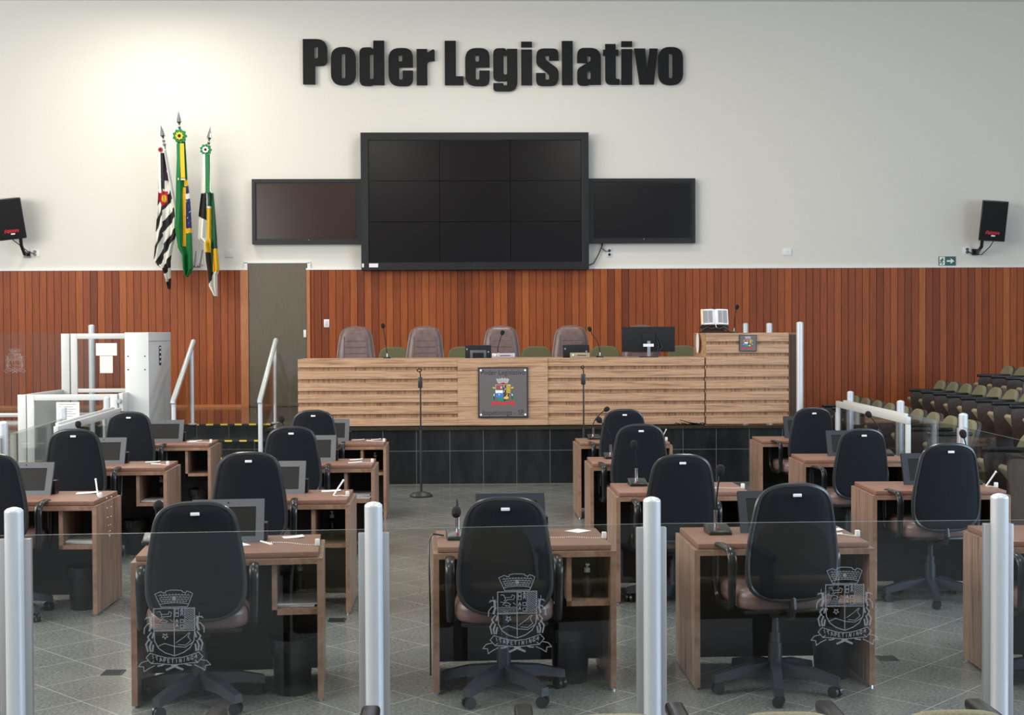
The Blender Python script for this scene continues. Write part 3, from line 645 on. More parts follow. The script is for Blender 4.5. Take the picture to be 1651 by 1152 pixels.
# ------------------------------------------------------------------ microphones
def mic(label, loc, rz, pts, kind='desk', group='gooseneck microphones on the desks', s=1):
    t = thing('gooseneck_microphone', label, 'microphone', loc, rz, group)
    b = MB()
    if kind == 'desk':
        b.prism([(-.075, 0), (.075, 0), (.075, .045), (.04, .045), (-.075, .02)], -.062, .062, 'black_plastic', 'yz'); o = b.build('base', t, 20)
        md = o.modifiers.new('b', 'BEVEL'); md.width = .006; md.segments = 2
        M = Matrix.Rotation(radians(12.2), 4, 'X')
        MB().cyl((-.005, -.03, .026), (-.005, -.03, .036), .007, 'red', seg=10).build('talk_button', t)
        MB().cyl((0, .05, .043), (0, .05, .115), .011, 'chrome', seg=10).build('sleeve', t)
        P = [(0, .05, .11)] + [(x, .05+y, z) for x, y, z in pts]
    else:
        b.lathe([(.045, 0), (.045, .012), (.02, .02)], 'black_plastic', 14); b.build('base', t)
        MB().cyl((0, 0, .018), (0, 0, .06), .008, 'chrome', seg=8).build('sleeve', t)
        P = [(0, 0, .055)] + pts
    MB().tube(P, .0048, 'black_plastic', 6).build('gooseneck', t)
    d = (Vector(P[-1])-Vector(P[-2])).normalized()
    Q = Vector((0, 0, 1)).rotation_difference(d).to_matrix().to_4x4()
    MB().lathe([(.008, -.01), (.02, 0), (.025, .015), (.026, .03), (.02, .046), (.008, .053)], 'black_foam', 12, Matrix.Translation(P[-1]) @ Q).build('foam_windscreen', t)
    return t
def bend(dx, dz, n=6, back=0):
    return [(dx*(i/n)**2.2, back*(i/n)**2, .11+(dz-.11)*(i/n)) for i in range(1, n+1)]
G2 = 'gooseneck microphones on the bench'
mic('slender gooseneck microphone on the bench, left of the second brown chair', (-1.141, 16.5, 1.51), 0, [(-.01, 0, .15), (-.025, 0, .27), (-.043, 0, .38)], 'bench', G2)
mic('gooseneck microphone on the bench in front of the middle brown chair', (.231, 16.62, 1.51), 0, [(.0, 0, .12), (.02, 0, .2), (.05, 0, .29)], 'bench', G2)
mic('curved gooseneck microphone on the bench right of the black control box', (1.492, 16.5, 1.51), 0, [(.0, 0, .10), (-.03, 0, .2), (-.09, 0, .28), (-.115, 0, .33)], 'bench', G2)
mic('thin gooseneck microphone on the lectern right of the open book', (3.176, 16.55, 1.805), 0, [(.0, 0, .12), (.012, 0, .22), (.03, 0, .30)], 'bench', G2)
# monitor seen from behind, boxes
mo = thing('computer_monitor', 'wide black computer monitor seen from behind on the bench', 'monitor', (2.09, 16.45, 1.51))
MB().rbox(-.328, .328, -.02, .02, .065, .375, .008, 'matte_black').build('housing', mo)
MB().rbox(-.08, .08, -.035, -.018, .14, .30, .01, 'matte_black').build('rear_cover', mo)
MB().box(-.02, .02, -.05, -.03, .01, .2, 'chrome').build('stand_post', mo); MB().rbox(-.11, .11, -.12, .08, 0, .012, .005, 'dark_metal').build('stand_foot', mo)
MB().box(-.07, .06, -.052, -.05, .13, .165, 'paper').build('label_plate', mo)['label'] = 'white label'
MB().tube([(.1, -.03, .28), (.14, -.04, .2), (.17, -.04, .12), (.12, -.05, .06), (.15, -.04, .02)], .005, 'dark_metal', 6).tube([(.1, -.03, .24), (.12, -.04, .15), (.1, -.05, .03)], .004, 'dark_metal', 6).build('cable', mo)
def ctl(label, x, w2, h, wh):
    t = thing('control_box', label, 'electronic device', (x, 16.48, 1.51), 0, 'black control boxes on the bench')
    MB().rbox(-w2, w2, -.05, .07, 0, h, .006, 'matte_black').build('housing', t)
    b = MB()
    for q in (-.6, -.35, -.1, .15, .4, .65): b.box(w2*q, w2*q+.02, -.03, .03, h, h+.006, 'dark_metal')
    b.build('key_row', t)
    if wh: MB().rbox(-w2*.62, w2*.62, -.056, -.05, .0, h*.62, .004, 'tablet_bezel').box(-w2*.42, w2*.42, -.058, -.055, .0, h*.42, 'black_foam').build('display', t)
    for q in (-.86, .78): MB().cyl((w2*q, -.05, h*(.7 if q < 0 else .48)), (w2*q, -.06, h*(.7 if q < 0 else .48)), .012, 'chrome', seg=8).build('knob', t)
ctl('black control box with grey framed display at the bench centre', -.015, .16, .155, True)
ctl('black control box at right of the bench, white box before it', 1.195, .16, .155, False)
for lb, x, w2, h, y in [('low grey box beside the black control box at bench centre', .296, .142, .058, 16.46), ('low white box before the right black control box', 1.235, .12, .06, 16.36)]:
    t = thing('junction_box', lb, 'electronic device', (x, y, 1.51), 0, 'low pale boxes on the bench')
    MB().rbox(-w2, w2, -.04, .06, 0, h, .005, 'seat_beige' if h == .06 else 'alu_plate').build('housing', t); MB().box(-w2*.3, w2*.6, -.042, -.04, h*.4, h*.55, 'dark_metal').build('slot', t); MB().sphere((-w2*.72, -.045, h*.5), .014, 'white_paint', 8).build('knob', t)
# open book on carved stand
bs = thing('book_stand', 'dark carved wooden book stand on the lectern', 'book stand', (2.93, 16.52, 1.805))
b = MB(); b.lathe([(.2, 0), (.205, .012), (.18, .02)], 'wood_carved', 20, None, .55); b.build('base', bs)
MB().prism([(-.16, .015), (.16, .015), (.12, .06), (.19, .08), (.15, .12), (.12, .2), (.07, .31), (.03, .30), (0, .36), (-.03, .30), (-.07, .31), (-.12, .2), (-.15, .12), (-.19, .08), (-.12, .06)], .05, .07, 'wood_carved', 'xz', Matrix.Rotation(radians(-14), 4, 'X')).build('back_rest', bs)
MB().tube([(-.17, -.02, .03), (-.1, -.04, .075), (-.05, -.04, .05), (0, -.04, .07), (.05, -.04, .05), (.1, -.04, .075), (.17, -.02, .03)], .014, 'wood_carved', 6).build('front_ledge', bs)
bk = thing('open_book', 'thick open book with white pages on the dark stand', 'book', (2.93, 16.525, 1.90))
M = Matrix.Rotation(radians(-14), 4, 'X')
for s in (-1, 1):
    b = MB(); n = 8; pr = [(s*.165*i/n, -.035-.022*sin(pi*(i/n)**.6)) for i in range(n+1)] + [(s*.172, 0), (0, 0)]
    b.prism(pr, 0, .195, 'paper', 'xy', M); b.build('page_block', bk)
    b = MB(); pts = []
    for k_, xx in enumerate((.035, .095)):
        b.faces([(s*xx, -.0595, .02), (s*(xx+.05), -.0575, .02), (s*(xx+.05), -.0575, .175), (s*xx, -.0595, .175)], [(0, 1, 2, 3)], 'print_grey', M)
    b.build('text_column', bk, 0)
MB().box(-.172, -.15, -.05, .0, 0, .195, 'paper_cream', M).build('page_edge', bk)
MB().tube([(0, -.06, .1), (0, -.06, 0), (.01, -.062, -.03)], .004, 'pen_white', 6).build('ribbon_marker', bk)
# floor microphone stands
def mstand(label, x, y, h, ringr):
    t = thing('microphone_stand', label, 'microphone stand', (x, y, 0), 0, 'floor microphone stands before the bench')
    MB().lathe([(.125, 0), (.13, .015), (.10, .04), (.03, .058), (.012, .065)], 'dark_metal', 24).build('base', t)
    MB().cyl((0, 0, .06), (0, 0, h*.52), .013, 'dark_metal', seg=10).build('lower_tube', t); MB().cyl((0, 0, h*.5), (0, 0, h-.09), .009, 'black_plastic', seg=8).build('upper_tube', t)
    MB().rbox(-.028, .022, -.025, .025, h-.21, h-.09, .01, 'dark_metal').build('clutch', t)
    MB().tube([(0, 0, h-.1), (0, 0, h-.05), (-.01, -.01, h-.03)], .006, 'black_plastic', 6).tube([(-.012+ringr*cos(a), -.01, h-.012+ringr*.7*sin(a)) for a in [2*pi*i/12 for i in range(12)]], .006, 'black_plastic', 6, True).build('clip', t)
mstand('straight microphone stand on the floor before the bench, left of its plaque', -.657, 14.85, 1.42, .024)
mstand('straight microphone stand before the bench, right of its plaque', 1.164, 14.9, 1.445, .018)

# ================================================================== chairs
def chair_parts(t, top, hw, front, back, seat_dz=0, base_rot=0, arms=True, lumps=False):
    zb = .46+seat_dz; H = top-zb
    prof = [(0, 0), (.004, .08), (.03, .15), (.085, .197), (.17, .219), (.28, .225), (.42, .221), (.58, .210), (.74, .194), (.85, .182), (.925, .160), (.972, .120), (.998, .062), (1, 0)]
    for _ in range(2): prof = [prof[0]] + [q for a_, b_ in zip(prof, prof[1:]) for q in ((a_[0]*.75+b_[0]*.25, a_[1]*.75+b_[1]*.25), (a_[0]*.25+b_[0]*.75, a_[1]*.25+b_[1]*.75))] + [prof[-1]]
    prof = [(v, w*hw/.222) for v, w in prof]; NU = 16
    def yc(x, z): return -.255 - .075*(z-.5) + .42*x*x
    def surf(off, m, nm, grow=0):
        b = MB(); vs = []
        for v, w in prof:
            for j in range(NU+1):
                u = -1+2*j/NU; x = w*u; z = zb+v*H; e = max(0, 1-abs(u)**5)**.5 if w > 0 else 0
                ev = min(1, (v*(1-v)*14)**.5)
                vs.append((x, yc(x, z)+off*min(e, ev), z))
        fs = [(i*(NU+1)+j, i*(NU+1)+j+1, (i+1)*(NU+1)+j+1, (i+1)*(NU+1)+j) for i in range(len(prof)-1) for j in range(NU)]
        vv = b.faces(vs, fs, m); bmesh.ops.remove_doubles(b.b, verts=b.b.verts[:], dist=.0005)
        return b.build(nm, t, 70)
    surf(.07, front, 'back_cushion'); surf(-.02, back, 'back_shell')
    rim = [(w, zb+v*H) for v, w in prof] + [(-w, zb+v*H) for v, w in reversed(prof[1:-1])]
    MB().tube([(x, yc(x, z)+.003, z) for x, z in rim], .014, 'mesa_leather' if lumps else 'gloss_plastic', 8, True).build('back_rim', t)
    zt = top-.045
    if not lumps: MB().rbox(-.021, .021, yc(0, zt)-.032, yc(0, zt)-.024, zt-.0075, zt+.0075, .002, 'paper').build('asset_tag', t)['label'] = 'small white asset tag'
    b = MB(); b.prism(fillet([(-.245, -.21, .13), (.245, -.21, .13), (.245, .27, .13), (-.245, .27, .13)]), .395, .505, front, 'xy'); o = b.build('seat', t, 60); o.location.z = seat_dz
    md = o.modifiers.new('b', 'BEVEL'); md.width = .04; md.segments = 4; md.limit_method = 'ANGLE'; md.angle_limit = radians(60)
    b = MB(); b.rbox(-.215, .215, -.18, .25, .378, .40, .01, 'black_plastic'); b.build('seat_pan', t).location.z = seat_dz
    b = MB(); b.tube([(0, .02, .372), (0, -.17, .365), (0, -.24, .38), (0, -.262, .42), (0, -.25, .475)], .02, 'black_plastic', 8); b.build('back_support', t).location.z = seat_dz
    MB().rbox(-.06, .06, -.08, .09, .335, .382, .012, 'black_plastic').build('mechanism', t).location.z = seat_dz
    b = MB(); b.cyl((0, 0, .085), (0, 0, .25), .036, 'base_plastic').cyl((0, 0, .25), (0, 0, .30), .03, 'base_plastic').cyl((0, 0, .30), (0, 0, .345+seat_dz), .021, 'gloss_plastic'); b.build('gas_column', t)
    for i in range(5):
        a = base_rot+2*pi*i/5; M = Matrix.Rotation(a, 4, 'Z'); b = MB()
        b.faces([(.02, -.034, .085), (.02, .034, .085), (.02, .028, .155), (.02, -.028, .155), (.19, -.03, .083), (.19, .03, .083), (.19, .023, .135), (.19, -.023, .135), (.325, -.025, .058), (.325, .025, .058), (.325, .02, .098), (.325, -.02, .098)],
                [(3, 2, 1, 0), (0, 1, 5, 4), (1, 2, 6, 5), (2, 3, 7, 6), (3, 0, 4, 7), (4, 5, 9, 8), (5, 6, 10, 9), (6, 7, 11, 10), (7, 4, 8, 11), (8, 9, 10, 11)], 'base_plastic', M)
        lg = b.build('leg', t, 50)
        b = MB(); Mc = M @ Matrix.Translation((.305, 0, 0)) @ Matrix.Rotation(.6+i*1.3, 4, 'Z')
        for s in (-1, 1): b.cyl((.0, s*.008, .027), (.0, s*.025, .029), .0285, 'black_plastic', seg=14, M=Mc)
        b.cyl((0, 0, .03), (0, 0, .064), .012, 'dark_metal', seg=8, M=Mc); b.build('caster', lg)
    if arms:
        ring = fillet([(-.13, .395, .06), (-.15, .69, .075), (.15, .69, .09), (.13, .395, .1)])
        for s in (-1, 1):
            b = MB(); vs = []; n = len(ring); c2 = [(.024, 0), (.02, .008), (0, .012), (-.02, .008), (-.024, 0), (-.02, -.008), (0, -.012), (.02, -.008)]
            for i in range(n):
                a_ = Vector(ring[i-1]); c_ = Vector(ring[(i+1) % n]); d = (c_-a_).normalized(); nn = Vector((-d.y, d.x)); wide = 1 if ring[i][1] > .5 else .8
                for cx, cn in c2: p = Vector(ring[i])+nn*cn*1.15; vs.append((s*.268+cx*wide, p.x, p.y))
            fs = [(i*8+j, i*8+(j+1) % 8, ((i+1) % n)*8+(j+1) % 8, ((i+1) % n)*8+j) for i in range(n) for j in range(8)]
            b.faces(vs, fs, 'black_plastic'); ar = b.build('armrest', t, 60); ar.location.z = seat_dz
            MB().box(s*.2-.03, s*.268+.01 if s > 0 else s*.2+.03, -.04, .06, .385, .41, 'black_plastic').build('arm_bracket', ar) if s > 0 else MB().box(s*.268-.01, s*.2+.03, -.04, .06, .385, .41, 'black_plastic').build('arm_bracket', ar)
GC = 'black swivel chairs at the desks'
ch0 = thing('swivel_chair', 'x', 'chair', (0, 0, 0), 0, GC); chair_parts(ch0, 1.02, .222, 'brown_leather', 'chair_fabric', 0, radians(-90+36))
ch1 = thing('swivel_chair', 'x', 'chair', (0, 0, 0), 0, GC); chair_parts(ch1, 1.075, .222, 'brown_leather', 'chair_fabric', .05, radians(18+20))
ROW = {1: 'front row', 2: 'second row', 3: 'third row', 4: 'last row'}
COL = {'L1': 'outer left column', 'L2': 'inner left column', 'C': 'alone at centre', 'R1': 'inner right column', 'R2': 'outer right column'}
def where(c, r): return 'at the lone centre desk, front row' if c == 'C' else ROW[r] + ', ' + COL[c]
CH = [('L2', 1, -1.39, 6.60, 9, 0), ('C', 1, .115, 6.69, 1, 0), ('R1', 1, 1.49, 6.70, 7, 1), ('R2', 1, 2.95, 6.72, 5, 0), ('L2', 2, -1.47, 8.62, 6, 1), ('L2', 3, -1.51, 10.9, 3, 1), ('L2', 4, -1.615, 13.15, 3, 1),
      ('L1', 2, -3.085, 8.66, 3, 1), ('L1', 3, -3.185, 10.76, 4, 1), ('L1', 4, -3.355, 13.05, 4, 1), ('R1', 2, 1.30, 8.86, 1, 0), ('R1', 3, 1.265, 10.92, 4, 1), ('R1', 4, 1.355, 13.0, 5, 1), ('R2', 2, 3.04, 8.92, 5, 1), ('R2', 3, 3.065, 11.0, 7, 0), ('R2', 4, 3.165, 13.05, 9, 1)]
used = set()
for c, r, x, y, rz, k in CH:
    src = ch1 if k else ch0; lb = 'black swivel chair with brown seat ' + where(c, r) if c == 'C' else 'black swivel chair, brown seat, ' + where(c, r)
    if k not in used:
        used.add(k); src.location = (x, y, 0); src.rotation_euler.z = radians(rz); src['label'] = lb; continue
    dup(src, lb, (x, y, 0), radians(rz))
# brown high-back chairs behind the bench (facing the hall)
bc = thing('leather_chair', 'brown high-back leather chair at the left end of the bench', 'chair', (-1.612, 17.2, .68), pi, 'brown leather chairs behind the bench')
chair_parts(bc, 1.22, .245, 'mesa_leather', 'mesa_leather', .02, .3, True, True)
b = MB()
for z in (.72, .80, .88, .96, 1.04): b.tube([(x, -.255-.075*(z-.5)+.42*x*x+.074, z) for x in [-.13+.26*i/8 for i in range(9)]], .004, 'brown_leather', 5)
for s in (-1, 1): b.tube([(s*(.15-.0*z), -.255-.075*(z-.5)+.42*.0225+.071, z) for z in (.62, .8, 1.0, 1.1)], .005, 'brown_leather', 5)
b.build('stitching', bc)
for lb, x in [('brown high-back leather chair left of the bench plaque', -.713), ('brown high-back leather chair behind the bench centre', .287), ('brown leather chair behind the right black control box', 1.20), ('brown leather chair mostly hidden behind the computer monitor', 2.123)]:
    dup(bc, lb, (x, 17.2 + (.1 if x < -.5 else 0), .68))
gc = thing('upholstered_chair', 'low olive green chair by the wall, leftmost of its row', 'chair', (-1.285, 19.85, .68), pi, 'green chairs along the wood boards')
b = MB(); b.prism(fillet([(-.235, .60, .06), (.235, .60, .06), (.225, .935, .17), (-.225, .935, .17)]), -.25, -.20, 'green_fabric'); o = b.build('backrest', gc, 40); md = o.modifiers.new('b', 'BEVEL'); md.width = .02; md.segments = 3; md.limit_method = 'ANGLE'
MB().rbox(-.235, .235, -.2, .25, .42, .49, .03, 'green_fabric', 3).build('seat', gc)
for x in (-.21, .21):
    for y in (-.19, .22): MB().cyl((x, y, 0), (x, y, .43), .013, 'black_plastic', seg=8).build('leg', gc)
    MB().cyl((x*.8, -.2, .43), (x*.8, -.235, .66), .013, 'black_plastic', seg=8).build('back_post', gc)
for lb, x in [('low olive green chair by the wall behind the black centre control box', -.247), ('low olive green chair by the wall, right of the bench centre', .858), ('low olive green chair behind the curved bench microphone', 1.892), ('low olive green chair right of the computer monitor', 3.069)]: dup(gc, lb, (x, 19.85, .68))

# ================================================================== desks
DW, DD = .925, .60
GD = 'brown council desks'
def make_desk():
    t = thing('council_desk', 'x', 'desk', (0, 0, 0), 0, GD)
    for x in (0, DW-.028):
        b = MB(); b.box(x, x+.028, .004, DD, .012, .684, 'desk_wood').box(x, x+.028, 0, .0045, .012, .684, 'desk_edge'); o = b.build('side_panel', t)
        MB().cyl((x+.014, .02, 0), (x+.014, .02, .013), .012, 'chrome', seg=8).cyl((x+.014, DD-.03, 0), (x+.014, DD-.03, .013), .012, 'chrome', seg=8).build('foot', o)
    MB().box(0, DW, .004, DD, .684, .712, 'desk_wood').box(0, DW, 0, .0045, .684, .712, 'desk_edge').build('carcass_top', t)
    MB().rbox(.022, DW-.022, .022, DD-.004, .714, .742, .004, 'desk_top').build('desktop', t)
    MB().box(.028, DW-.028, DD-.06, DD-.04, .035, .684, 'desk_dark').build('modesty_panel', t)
    MB().box(.675, .70, .03, DD-.11, .43, .684, 'desk_wood').box(.675, .70, .026, .0305, .43, .684, 'desk_edge').build('divider', t)
    MB().box(.675, DW-.028, .03, DD-.11, .43, .456, 'desk_wood').box(.675, DW-.028, .026, .0305, .43, .456, 'desk_edge').build('shelf', t)
    return t
DK = [('L2', 1, -1.70, 6.50, 5.5), ('C', 1, -.236, 6.68, 2.8), ('R1', 1, 1.086, 6.72, .8), ('R2', 1, 2.66, 6.71, -1.5), ('L2', 2, -1.77, 8.62, 1), ('R1', 2, .912, 8.90, .5), ('R2', 2, 2.642, 8.89, -2), ('L1', 2, -3.405, 8.66, 0), ('L2', 3, -1.788, 10.90, 1), ('L1', 3, -3.455, 10.79, 2),
      ('R1', 3, .905, 10.91, 0), ('R2', 3, 2.70, 11.08, -2), ('L2', 4, -1.842, 13.03, 1.2), ('L1', 4, -3.557, 13.06, 1.5), ('R1', 4, .96, 12.97, 1), ('R2', 4, 2.758, 13.05, -2)]
d0 = make_desk(); DM = {}
for i, (c, r, x, y, rz) in enumerate(DK):
    lb = 'brown wood desk ' + where(c, r) if c == 'C' else 'brown wood desk, ' + where(c, r)
    if i == 0: d0.location = (x, y, 0); d0.rotation_euler.z = radians(rz); d0['label'] = lb
    else: dup(d0, lb, (x, y, 0), radians(rz))
    DM[c+str(r)] = (Vector((x, y, 0)), Matrix.Rotation(radians(rz), 3, 'Z'), radians(rz))
def on(k, u, v, z=.742):
    p, R, a = DM[k]; q = p + R @ Vector((u, v, 0)); return (q.x, q.y, z)
def rot(k): return DM[k][2]
def WH(k): return where(k[:-1], int(k[-1]))
# tablets
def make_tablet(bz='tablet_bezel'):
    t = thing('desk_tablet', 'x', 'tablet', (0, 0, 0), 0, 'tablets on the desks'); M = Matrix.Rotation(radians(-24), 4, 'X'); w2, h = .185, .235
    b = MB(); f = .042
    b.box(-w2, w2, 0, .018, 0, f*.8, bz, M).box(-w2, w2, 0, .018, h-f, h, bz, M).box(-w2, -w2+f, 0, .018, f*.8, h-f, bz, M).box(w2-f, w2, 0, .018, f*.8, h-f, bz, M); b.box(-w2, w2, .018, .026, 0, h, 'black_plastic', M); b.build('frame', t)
    MB().box(-w2+f, w2-f, .003, .006, f*.8, h-f, 'tablet_screen', M).build('screen', t)
    MB().cyl((0, -.001, h-.02), (0, .002, h-.02), .005, 'seam', seg=8, M=M).build('camera_dot', t)
    MB().prism([(.03, .0), (.17, 0), (.16, .02), (.095, .14)], -.07, .07, 'black_plastic', 'yz').build('stand', t); MB().box(.12, .20, .06, .14, 0, .09, 'black_plastic').build('rear_box', t)
    return t
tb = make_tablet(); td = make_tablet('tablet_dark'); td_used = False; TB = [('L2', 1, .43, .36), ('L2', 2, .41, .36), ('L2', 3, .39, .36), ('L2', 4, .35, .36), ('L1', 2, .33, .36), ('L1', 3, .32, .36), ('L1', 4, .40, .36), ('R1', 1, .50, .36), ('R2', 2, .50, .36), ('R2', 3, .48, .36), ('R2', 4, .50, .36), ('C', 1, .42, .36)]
for i, (c, r, u, v) in enumerate(TB):
    k = c+str(r); lb = 'grey framed tablet on desk, ' + WH(k)
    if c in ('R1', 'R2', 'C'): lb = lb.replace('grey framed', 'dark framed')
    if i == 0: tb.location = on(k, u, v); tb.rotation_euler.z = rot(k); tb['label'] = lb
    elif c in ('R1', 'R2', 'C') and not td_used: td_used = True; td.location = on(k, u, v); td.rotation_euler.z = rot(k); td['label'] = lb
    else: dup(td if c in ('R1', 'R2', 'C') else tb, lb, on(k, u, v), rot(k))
for k, u, v, pts in [('C1', .135, .30, [(0, .0, .15), (0, .02, .19), (-.005, -.03, .20), (-.01, -.07, .16)]), ('R11', .19, .37, [(.002, 0, .16), (.012, 0, .24), (.022, 0, .31)]), ('R12', .20, .45, bend(-.012, .26)), ('R13', .22, .46, [(0, 0, .14), (-.005, 0, .2), (-.04, 0, .26), (-.085, 0, .31)]), ('R14', .20, .46, [(0, 0, .15), (.025, 0, .2), (.08, 0, .26), (.12, 0, .285)]),
                     ('R23', .80, .42, [(0, 0, .14), (-.02, 0, .20), (-.07, 0, .28), (-.115, 0, .335)]), ('R22', .80, .44, bend(-.03, .325)), ('L23', .15, .45, bend(-.035, .33)), ('L13', .10, .46, bend(-.005, .30)), ('L14', .06, .46, [(0, 0, .15), (-.0, 0, .22), (-.03, 0, .27), (-.075, 0, .275)]), ('L21', .06, .42, [(0, 0, .14), (0, 0, .16), (.01, -.03, .18)])]:
    mic('black gooseneck microphone on desk, ' + WH(k), on(k, u, v), rot(k)+.03, pts)
tag(MB().tube([on('C1', .06, .36, .75), on('C1', .0, .33, .765), on('C1', -.018, .25, .74), on('C1', -.02, .2, .66), on('C1', -.015, .18, .4), on('C1', -.015, .2, .05)], .005, 'black_plastic', 6).build('microphone_cable'), 'black cable hanging off the left edge of the lone centre desk', 'cable')
# papers
def sheet(label, loc, rz, w_, d_, curl=0, m='paper', cat='paper', g='paper sheets on the desks'):
    b = MB(); n = 6; t = .0012
    for i in range(n):
        x0, x1 = -w_/2+w_*i/n, -w_/2+w_*(i+1)/n; z0 = .0008+curl*(i/n)**3; z1 = .0008+curl*((i+1)/n)**3
        b.faces([(x0, -d_/2, z0), (x1, -d_/2, z1), (x1, d_/2, z1), (x0, d_/2, z0), (x0, -d_/2, z0+t), (x1, -d_/2, z1+t), (x1, d_/2, z1+t), (x0, d_/2, z0+t)], [(0, 3, 2, 1), (4, 5, 6, 7), (0, 1, 5, 4), (2, 3, 7, 6)] + ([(3, 0, 4, 7)] if i == 0 else []) + ([(1, 2, 6, 5)] if i == n-1 else []), m)
    bmesh.ops.remove_doubles(b.b, verts=b.b.verts[:], dist=.0001)
    o = b.build('paper_sheet'); o.location = loc; o.rotation_euler.z = rz; return tag(o, label, cat, g)
for k, u, v, rz, w_, d_ in [('L21', .76, .50, .2, .11, .075), ('L21', .48, .30, .5, .10, .14), ('C1', .79, .49, .75, .11, .10), ('R11', .835, .43, .1, .08, .07), ('L22', .76, .50, .1, .13, .09), ('L23', .74, .48, .1, .11, .08), ('L24', .62, .46, .1, .13, .07), ('L24', .80, .50, .1, .10, .07), ('L12', .73, .47, .15, .14, .10), ('L13', .71, .50, .1, .12, .08), ('L14', .70, .44, .2, .13, .08)]:
    q = {('L21', .48): 'white sheet beside the tablet on desk, ', ('L24', .80): 'white sheet at the right on desk, ', ('L24', .62): 'white strip beside the tablet on desk, '}.get((k, u), 'small white paper on desk, ')
    sheet(q + WH(k), on(k, u, v, .7425), rot(k)+rz, w_, d_, .006 if rz < .3 else 0)
def pile(label, loc, rz, n, wd=.20, dp=.27):
    t = thing('paper_pile', label, 'papers', loc, rz, 'paper piles on desk shelves')
    for i in range(n): MB().box(-wd/2, wd/2, -dp/2, dp/2, .0005+i*.009, .0075+i*.009, 'paper', Matrix.Rotation(radians(6*((i*7) % 3-1)), 4, 'Z')).build('booklet', t)
for k, n in [('L21', 2), ('L12', 2), ('L23', 4), ('L13', 1)]: pile('white papers on the open shelf of desk, ' + WH(k), on(k, .795, .22, .457), rot(k), n)
# pens on chains
def pen(label, k, u0, v0, u1, v1, lean=0, hang=False):
    t = thing('chained_pen', label, 'pen', on(k, DW-.03, .20 if k != 'C1' else .22, .742), rot(k), 'white pens on chains'); p, R, a = DM[k]
    MB().rbox(-.012, .012, -.012, .012, 0, .035, .004, 'pen_white').build('clip', t)
    ox, oy = DW-.03, .20 if k != 'C1' else .22
    a0 = Vector((u0-ox, v0-oy, .005)); a1 = Vector((u1-ox, v1-oy, .005+lean))
    b = MB(); n = 26; rnd = random.Random(k)
    pts = []
    for i in range(n+1):
        f = i/n; q = Vector((0, 0, .01)).lerp(a0, f); q.z = .004; q.y += .012*sin(f*9+u0*5)*(1 if 0 < i < n else 0); pts.append(q)
    if hang:
        for i in range(13): f = i/12; b.sphere((.045+.001*i, -.01+.07*f, .0-.26*sin(pi*f)), .004, 'pen_white', 6)
    for q in pts: b.sphere(q, .0034, 'pen_white', 6)
    b.build('bead_chain', t)
    MB().cyl(a0, a1, .0055, 'pen_white', seg=8).sphere(a1, .008, 'pen_white', 8).build('pen', t)
for k, u0, v0, u1, v1, ln, hg in [('L21', .60, .36, .66, .25, 0, 0), ('C1', .60, .27, .56, .20, .0, 0), ('R11', .76, .30, .83, .27, 0, 0), ('L22', .80, .22, .86, .3, .09, 0), ('L23', .70, .16, .80, .26, 0, 0), ('L24', .78, .26, .72, .32, 0, 0), ('L12', .85, .30, .82, .36, .10, 1), ('L13', .74, .30, .82, .26, 0, 0), ('L14', .74, .26, .66, .25, 0, 0), ('R12', .62, .22, .70, .2, 0, 0), ('R22', .84, .24, .90, .22, .10, 0), ('R14', .86, .3, .90, .24, .10, 0)]:
    pen('white pen on a bead chain on desk, ' + WH(k), k, u0, v0, u1, v1, ln, hg)
# sanitiser bottles
def make_bottle():
    t = thing('pump_bottle', 'x', 'bottle', (0, 0, 0), 0, 'clear pump bottles on the desk shelves')
    MB().lathe([(.028, 0), (.031, .004), (.031, .085), (.024, .108), (.013, .12), (.013, .128)], 'bottle', 16).build('body', t)
    MB().lathe([(.0285, .003), (.0285, .07), (.026, .071)], 'bottle', 12).build('gel', t)
    MB().cyl((0, 0, .126), (0, 0, .148), .016, 'pen_white', seg=12).cyl((0, 0, .148), (0, 0, .166), .006, 'pen_white', seg=8).rbox(-.011, .011, -.035, .012, .164, .175, .004, 'pen_white').build('pump', t); return t
bt = make_bottle()
for i, (k, u, v) in enumerate([('C1', .795, .14), ('L12', .80, .36), ('L13', .80, .28), ('L22', .78, .34), ('L24', .80, .30), ('L21', .80, .40)]):
    z = .457 if k not in ('L12', 'L13', 'L21') else .457
    if k in ('L12', 'L13', 'L21'): v = .40
    lb = 'clear pump bottle with white top on the shelf of desk, ' + WH(k)
    if k == 'C1': lb = 'clear pump bottle on the shelf of the lone centre desk'
    lb = lb.replace(' with white top', '')
    if i == 0: bt.location = on(k, u, v, z); bt['label'] = lb
    else: dup(bt, lb, on(k, u, v, z))
